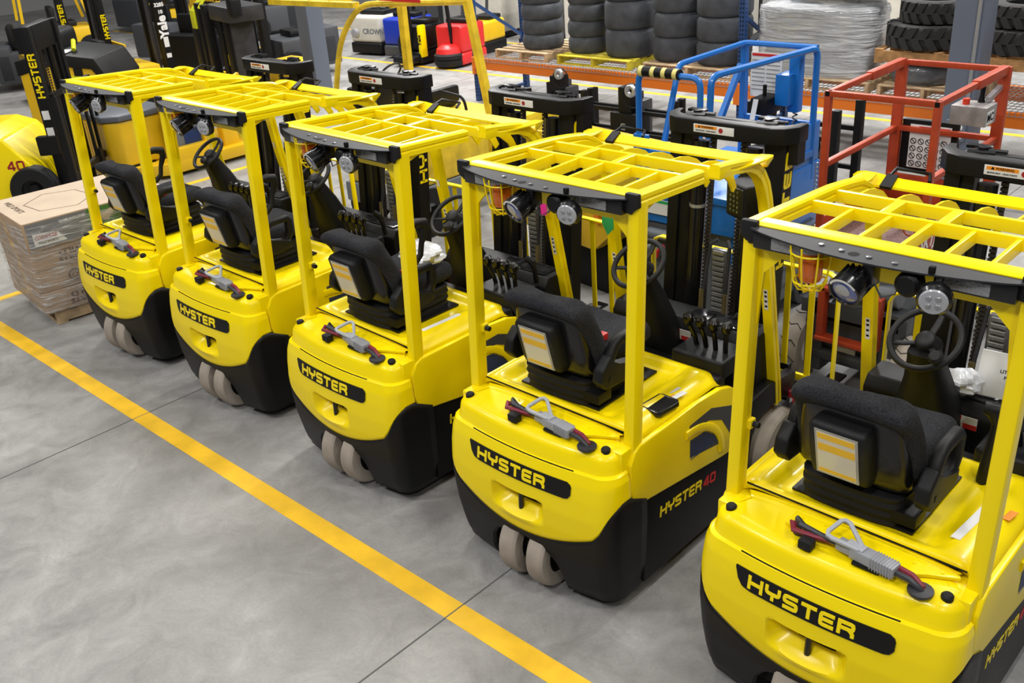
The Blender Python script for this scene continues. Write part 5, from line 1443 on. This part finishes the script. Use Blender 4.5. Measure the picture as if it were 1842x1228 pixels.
# row of masts behind, each with the truck it belongs to
def mast_truck(nm, x, y, rz, z1, lz, lb, ltr='HYSTER', body=yelo, back=None, side=1, guard=False):
    t = gen(nm, (x, y, 0), rz)
    m_ = mast_unit(t, z1, .36, ltr, lz, side, top=False); m_.location = (0, .55, 0)
    add(t, 'body', body, lambda mb: (mb.box(-.5, .5, -.7, .4, .15, .70, .05), mb.box(-.5, .5, -.75, -.4, .15, .82, .06)))
    if guard: add(t, 'guard', body, lambda mb: [mb.beam(a, b, .06, .06) for a, b in (((-.45, .35, .8), (-.45, .1, 2.1)), ((.45, .35, .8), (.45, .1, 2.1)), ((-.45, -1.0, .9), (-.45, -.9, 2.1)), ((.45, -1.0, .9), (.45, -.9, 2.1)), ((-.45, .1, 2.1), (-.45, -.9, 2.1)), ((.45, .1, 2.1), (.45, -.9, 2.1)), ((-.45, .1, 2.1), (.45, .1, 2.1)), ((-.45, -.9, 2.1), (.45, -.9, 2.1)), ((-.45, -.4, 2.1), (.45, -.4, 2.1)))])
    add(t, 'seat', plas, lambda mb: (mb.box(-.24, .24, -.35, .1, .70, .82, .05), mb.box(-.24, .24, -.42, -.30, .75, 1.15, .05)))
    for sx in (-1, 1): add(t, 'wheel', rub, lambda mb: mb.lathe([(.12, -.07), (.25, -.07), (.26, -.05), (.26, .05), (.25, .07), (.12, .07)], 20, T(sx * .5, .25, .26, 0, PI / 2, 0), closed=True))
    if back:
        add(t, 'load_backrest', back, lambda mb: ([mb.box(-.6 + i * .15, -.565 + i * .15, .80, .82, .2, .80) for i in range(9)], mb.box(-.62, .64, .79, .83, .77, .82), mb.box(-.62, .64, .79, .83, .35, .40)))
    tag(t, lb, 'forklift', 'forklifts parked in the back row'); return t, m_
mast_truck('back_row_forklift', -20.06, 7.77, -25, 2.6, (.93, 1.44), 'back row forklift with yellow lettering on its mast, furthest left', back=None, body=dgr)
mast_truck('back_row_forklift', -18.2, 7.6, -10, 2.6, (.93, 1.34), 'back row forklift with a yellow slatted load backrest', back=yelo)
t, m_ = mast_truck('back_row_forklift', -16.1, 7.6, -8, 2.7, (1, 1.6), 'back row forklift with white markings on its mast', ltr=None)
Ry = Euler((0, 0, PI / 2)).to_matrix().to_4x4()
def vtext(mb, s, z, size, vertical, y=.06, bold=.003):
    M_ = Euler((PI / 2, 0, PI / 2)).to_matrix().to_4x4()
    if vertical: M_ = M_ @ Euler((0, 0, PI / 2)).to_matrix().to_4x4()
    mb.text(s, Matrix.Translation((.402, y, z)) @ M_, size, .002, bold)
add(m_, 'white_lettering', paper, lambda mb: vtext(mb, 'Yale', 1.24, .20, True, bold=.008)); add(m_, 'white_number', paper, lambda mb: vtext(mb, '3285', 1.58, .08, False)); add(m_, 'white_number', paper, lambda mb: vtext(mb, '10', 1.47, .08, False))
add(m_, 'warning_label', white, lambda mb: (mb.box(.401, .403, .02, .10, .92, 1.08), mb.box(.401, .403, .02, .10, .75, .82)), split=True)
mast_truck('back_row_forklift', -19.8, 10.6, 20, 2.5, (1, 1.7), 'back row forklift half hidden behind the one with white markings', body=dgr)
mast_truck('back_row_forklift', -22.5, 9.6, -15, 2.6, (1, 1.7), 'distant forklift between the lettered masts at the upper left', guard=True)
mast_truck('back_row_forklift', -20.5, 13.2, 160, 2.3, (1, 1.7), 'distant forklift behind the black mast bundle', body=dgr, guard=True)
mast_truck('back_row_forklift', -19.0, 16.6, 160, 2.4, (1, 1.7), 'distant forklift left of the gray column', body=blk, guard=True)

mast_truck('back_row_forklift', -17.6, 10.0, 15, 2.5, (1, 1.7), 'dark back row forklift right of the white-marked mast', body=blk)
mast_truck('back_row_forklift', -15.7, 10.6, 170, 2.4, (1, 1.7), 'dark back row forklift left of the gray column, facing away', body=dgr)
mast_truck('back_row_forklift', -25.0, 12.8, 10, 2.6, (1, 1.7), 'distant forklift at the top left corner', body=dgr)
mast_truck('back_row_forklift', -22.6, 12.4, -20, 2.6, (1, 1.7), 'distant amber forklift near the top left corner')
# yellow frame
t = gen('order_picker', (-14.4, 8.3, 0), 0)
add(t, 'frame', yelo, lambda mb: (mb.box(-.42, -.28, -.05, .05, .05, 2.2, .01), mb.box(.28, .35, -.03, .04, .05, 1.70, .01), mb.box(-.42, .35, -.03, .04, 1.66, 1.73, .01), mb.box(-.42, .35, -.03, .04, .52, .60, .01)))
add(t, 'battery_box', yelo, lambda mb: mb.box(-.3, .6, .9, 1.6, .15, .55, .03)); add(t, 'base', blk, lambda mb: mb.box(-.6, .6, -.05, 1.6, .04, .18, .02))
tag(t, 'yellow upright frame of an order picker left of the black mast bundle', 'order picker')

# black mast bundle with lime end plates
t = gen('reach_mast', (-12.55, 7.25, 0), -12)
add(t, 'mast_rails', blk, lambda mb: [mb.box(x, x + .16, y, y + .10, .2, 1.80, .01) for x, y in ((-.62, 0), (-.30, -.02), (.05, .05), (.30, .05))])
add(t, 'mast_cover', mat('worn_black', (.03, .03, .033), .45, var=.3), lambda mb: (mb.box(-.05, .72, .0, .5, 1.62, 1.82, .03), mb.box(-.35, .1, .1, .5, 1.70, 1.80, .02), mb.box(.0, .52, .08, .4, .2, 1.62, .02)))
add(t, 'lime_plate', lime, lambda mb: (mb.box(-.80, -.64, -.02, .02, 1.45, 1.70, .005), mb.beam((-.72, 0, 1.70), (-.72, .35, 2.05), .09, .02), mb.beam((-.40, 0, 1.74), (-.40, .3, 2.15), .09, .02)))
add(t, 'fork_arm', blk, lambda mb: mb.box(-.85, -.62, -.02, .25, .35, 1.45, .02))
add(t, 'mast_lettering', yel, lambda mb: (word(mb, 'R', .11, .16, lambda u, v, d: (.15 + .11 - v, .08 - d, 1.02 + u), .003), ))
add(t, 'silver_marking', galv, lambda mb: mb.ribbon([(.12, 1.22), (.12, 1.45), (.26, 1.47)], .02, lambda u, v, d: (u, .078 - d, v), .002))
add(t, 'mirror_housing', plas, lambda mb: mb.box(.76, .94, -.02, .14, 1.70, 1.96, .05, 3))
tag(t, 'bundle of thick black mast rails with lime end plates, left of the gray column', 'forklift mast')

# yellow reach truck with grey lid
t = gen('reach_truck', (-12.12, 5.12, 0), 0)
hs = add(t, 'battery_housing', yelo, lambda mb: mb.prism([(-.42, .0), (.30, .0), (.42, .14), (.42, .78), (-.48, .78), (-.48, .06)], .20, .76, 'z', bev=.03, seg=3))
add(t, 'skirt', yelo, lambda mb: mb.prism([(-.42, .02), (.32, .0), (.46, .14), (.72, .50), (.74, 1.9), (-.46, 1.9), (-.46, .06)], .05, .19, 'z', bev=.01))
add(t, 'bumper_strip', blk, lambda mb: mb.prism([(-.43, -.006), (.305, -.006), (.428, .138), (.428, .5), (-.48, .5), (-.486, .05)], .175, .215, 'z', bev=.004))
add(hs, 'housing_seam', ink, lambda mb: mb.box(-.20, -.194, -.002, .0, .22, .72))
for x in (-.34, -.08): add(hs, 'housing_bolt', ink, lambda mb: mb.lathe([(.014, 0), (0, .002)], 10, T(x, -.001, .47, PI / 2, 0, 0)))
add(t, 'gray_lid', mat('lid_gray', (.10, .11, .13), .35), lambda mb: mb.prism([(-.44, -.03), (.30, -.03), (.45, .13), (.45, .80), (-.50, .80), (-.50, .04)], .765, .84, 'z', bev=.02, seg=3))
pn = add(t, 'side_panel', yelo, lambda mb: (mb.box(.40, .62, .66, 1.12, .70, 1.06, .02), mb.box(.58, .72, .60, 1.18, .05, .34, .02), mb.box(.52, .62, .62, .70, .30, .75, .01), mb.box(.50, .64, 1.10, 1.26, .05, 1.0, .02)), split=True)
add(pn, 'louvre', ink, lambda mb: [mb.prism([(.76 + i * .035, .84), (.766 + i * .035, .84), (.776 + i * .035, .97), (.77 + i * .035, .97)], .619, .6225, 'x') for i in range(5)], split=True)
add(t, 'gray_panel', lgr, lambda mb: mb.box(.46, .58, .69, 1.12, .30, .71, .01))
add(t, 'blue_poster', navy, lambda mb: mb.box(.58, .59, .86, 1.08, .34, .52))
add(t, 'cabin_post', yelo, lambda mb: (mb.box(.45, .60, 1.40, 1.62, .05, .95, .02), mb.beam((.58, 2.1, .15), (.56, 1.75, 1.05), .06, .08)), split=True)
add(t, 'mast_guard', yelw, lambda mb: (mb.box(.0, .56, 1.90, 1.94, .25, .95), [mb.box(.02 + i * .12, .05 + i * .12, 1.87, 1.90, .25, .95) for i in range(5)]))
add(t, 'base_leg', yelo, lambda mb: mb.box(.45, .66, 1.9, 2.15, .05, .20, .04))
tag(t, 'yellow reach truck with dark gray lid, behind the two leftmost forklifts', 'reach truck')
# safety lever near truck 1
# far line of pedestrian trucks
def ped(nm, x, y, mt, mt2, lb, w=.8, h=.75, ltr=None, ltm=None, lowr=.25, handle=False):
    t = gen(nm, (x, y, 0), 8)
    b_ = add(t, 'body', mt, lambda mb: mb.box(-w / 2, w / 2, -.35, .35, lowr, h, .06, 3))
    add(t, 'skirt', mt2, lambda mb: mb.box(-w / 2 - .01, w / 2 + .01, -.37, .37, .04, lowr, .05, 3))
    add(t, 'top_panel', plas, lambda mb: (mb.box(-w * .4, w * .4, -.1, .3, h, h + .08, .03), mb.beam((0, .1, h), (-.1, .3, h + .45), .05, .05), mb.box(-.25, .1, .2, .35, h + .4, h + .5, .03)))
    if handle: add(t, 'tiller', blk, lambda mb: (mb.beam((.05, -.30, .25), (.10, -.45, 1.12), .05, .05), mb.tube([(.10 + .14 * math.cos(a), -.45, 1.2 + .10 * math.sin(a)) for a in [i * PI / 6 for i in range(12)]], .02, 6, closed=True)))
    if ltr: add(b_, 'lettering', ltm, lambda mb: mb.text(ltr, Matrix.Translation((w * .28, -.352, h * .62)) @ Euler((PI / 2, -PI / 2 if ltr == 'Yale' else 0, 0)).to_matrix().to_4x4(), .14, .002, .004))
    tag(t, lb, 'pallet truck', 'pedestrian trucks in the far row'); return t
ped('pallet_truck', -15.98, 12.85, offw, blk, 'cream pallet truck, leftmost under the arched yellow guard', .80, .74, 'CROWN', lgr)
ped('pallet_truck', -15.02, 12.85, bluf, dgr, 'royal blue pallet truck under the arched yellow guard', .70, .74)
t = ped('pallet_truck', -14.25, 12.5, blk, blk, 'black pallet truck with a yellow lettered edge', .52, .70, handle=True)
add(t, 'yellow_edge', yel, lambda mb: mb.box(.20, .285, -.365, -.20, .15, .72, .03)); add(t, 'lettering', ink, lambda mb: mb.text('Yale', Matrix.Translation((.245, -.368, .46)) @ Euler((PI / 2, -PI / 2, 0)).to_matrix().to_4x4(), .11, .002, .003))
add(t, 'front_bumper', plas, lambda mb: (mb.box(-.28, .22, -.58, -.3, .06, .20, .05, 3), mb.lathe([(.10, 0), (.10, .22), (.07, .30), (0, .33)], 16, T(-.1, -.42, .24))))
ped('pallet_truck', -13.75, 13.65, yelo, blk, 'amber pallet truck half hidden behind a black tiller', .5, .62)
t = ped('pallet_truck', -13.42, 12.7, redf, redf, 'bright red pallet truck under the arched yellow guard', .6, .72, handle=True)
add(t, 'front_bumper', rub, lambda mb: mb.lathe([(.27, .04), (.29, .08), (.29, .14), (.27, .15), (.29, .17), (.29, .23), (.25, .26), (0, .26)], 28, T(0, -.35, 0))); add(t, 'front_cover', redf, lambda mb: mb.lathe([(.25, .26), (.23, .34), (.14, .40), (0, .41)], 24, T(0, -.35, 0)))
for i, (x, y, w, h, mt) in enumerate(((-15.9, 15.2, .5, 2.4, fgry), (-14.9, 15.3, .7, 2.5, offw), (-13.4, 15.0, .7, 2.4, fgry), (-12.2, 15.0, .75, 2.3, offw), (-16.9, 15.4, .7, 2.4, dgr))):
    t = gen('stacker_truck', (x, y, 0), 5)
    add(t, 'body', mt, lambda mb: mb.box(-w / 2, w / 2, -.4, .4, .12, 1.25, .05)); add(t, 'mast', blk, lambda mb: [mb.box(s * w * .38 - .05, s * w * .38 + .05, .4, .55, .05, h) for s in (-1, 1)]); add(t, 'skirt', blk, lambda mb: mb.box(-w / 2, w / 2, -.42, .42, .03, .12))
    tag(t, ['gray stacker behind the cream pallet truck', 'cream stacker behind the blue pallet truck', 'gray stacker behind the red pallet truck', 'cream stacker seen just right of the left blue rack upright', 'dark gray stacker at the left of the far line'][i], 'stacker', 'stackers in the far row')
for x, y, s in ((-13.5, 16.5, 1), (-11.4, 15.6, 1), (-9.9, 16.2, 1), (-8.3, 16.8, 1), (-6.5, 16.0, 1)):
    t = gen('far_machine', (x, y, 0), 10)
    add(t, 'body', (dgr, offw)[int(x * 10) % 2], lambda mb: mb.box(-.35, .35, -.4, .4, .12, 1.15, .05)); add(t, 'mast', blk, lambda mb: [mb.box(q * .3 - .05, q * .3 + .05, .4, .55, .05, 2.4) for q in (-1, 1)]); add(t, 'skirt', dgr, lambda mb: mb.box(-.36, .36, -.42, .42, .03, .12))
    tag(t, 'machine with black mast in the far row, seen behind the racked tires', 'stacker', 'far row machines behind the tires')
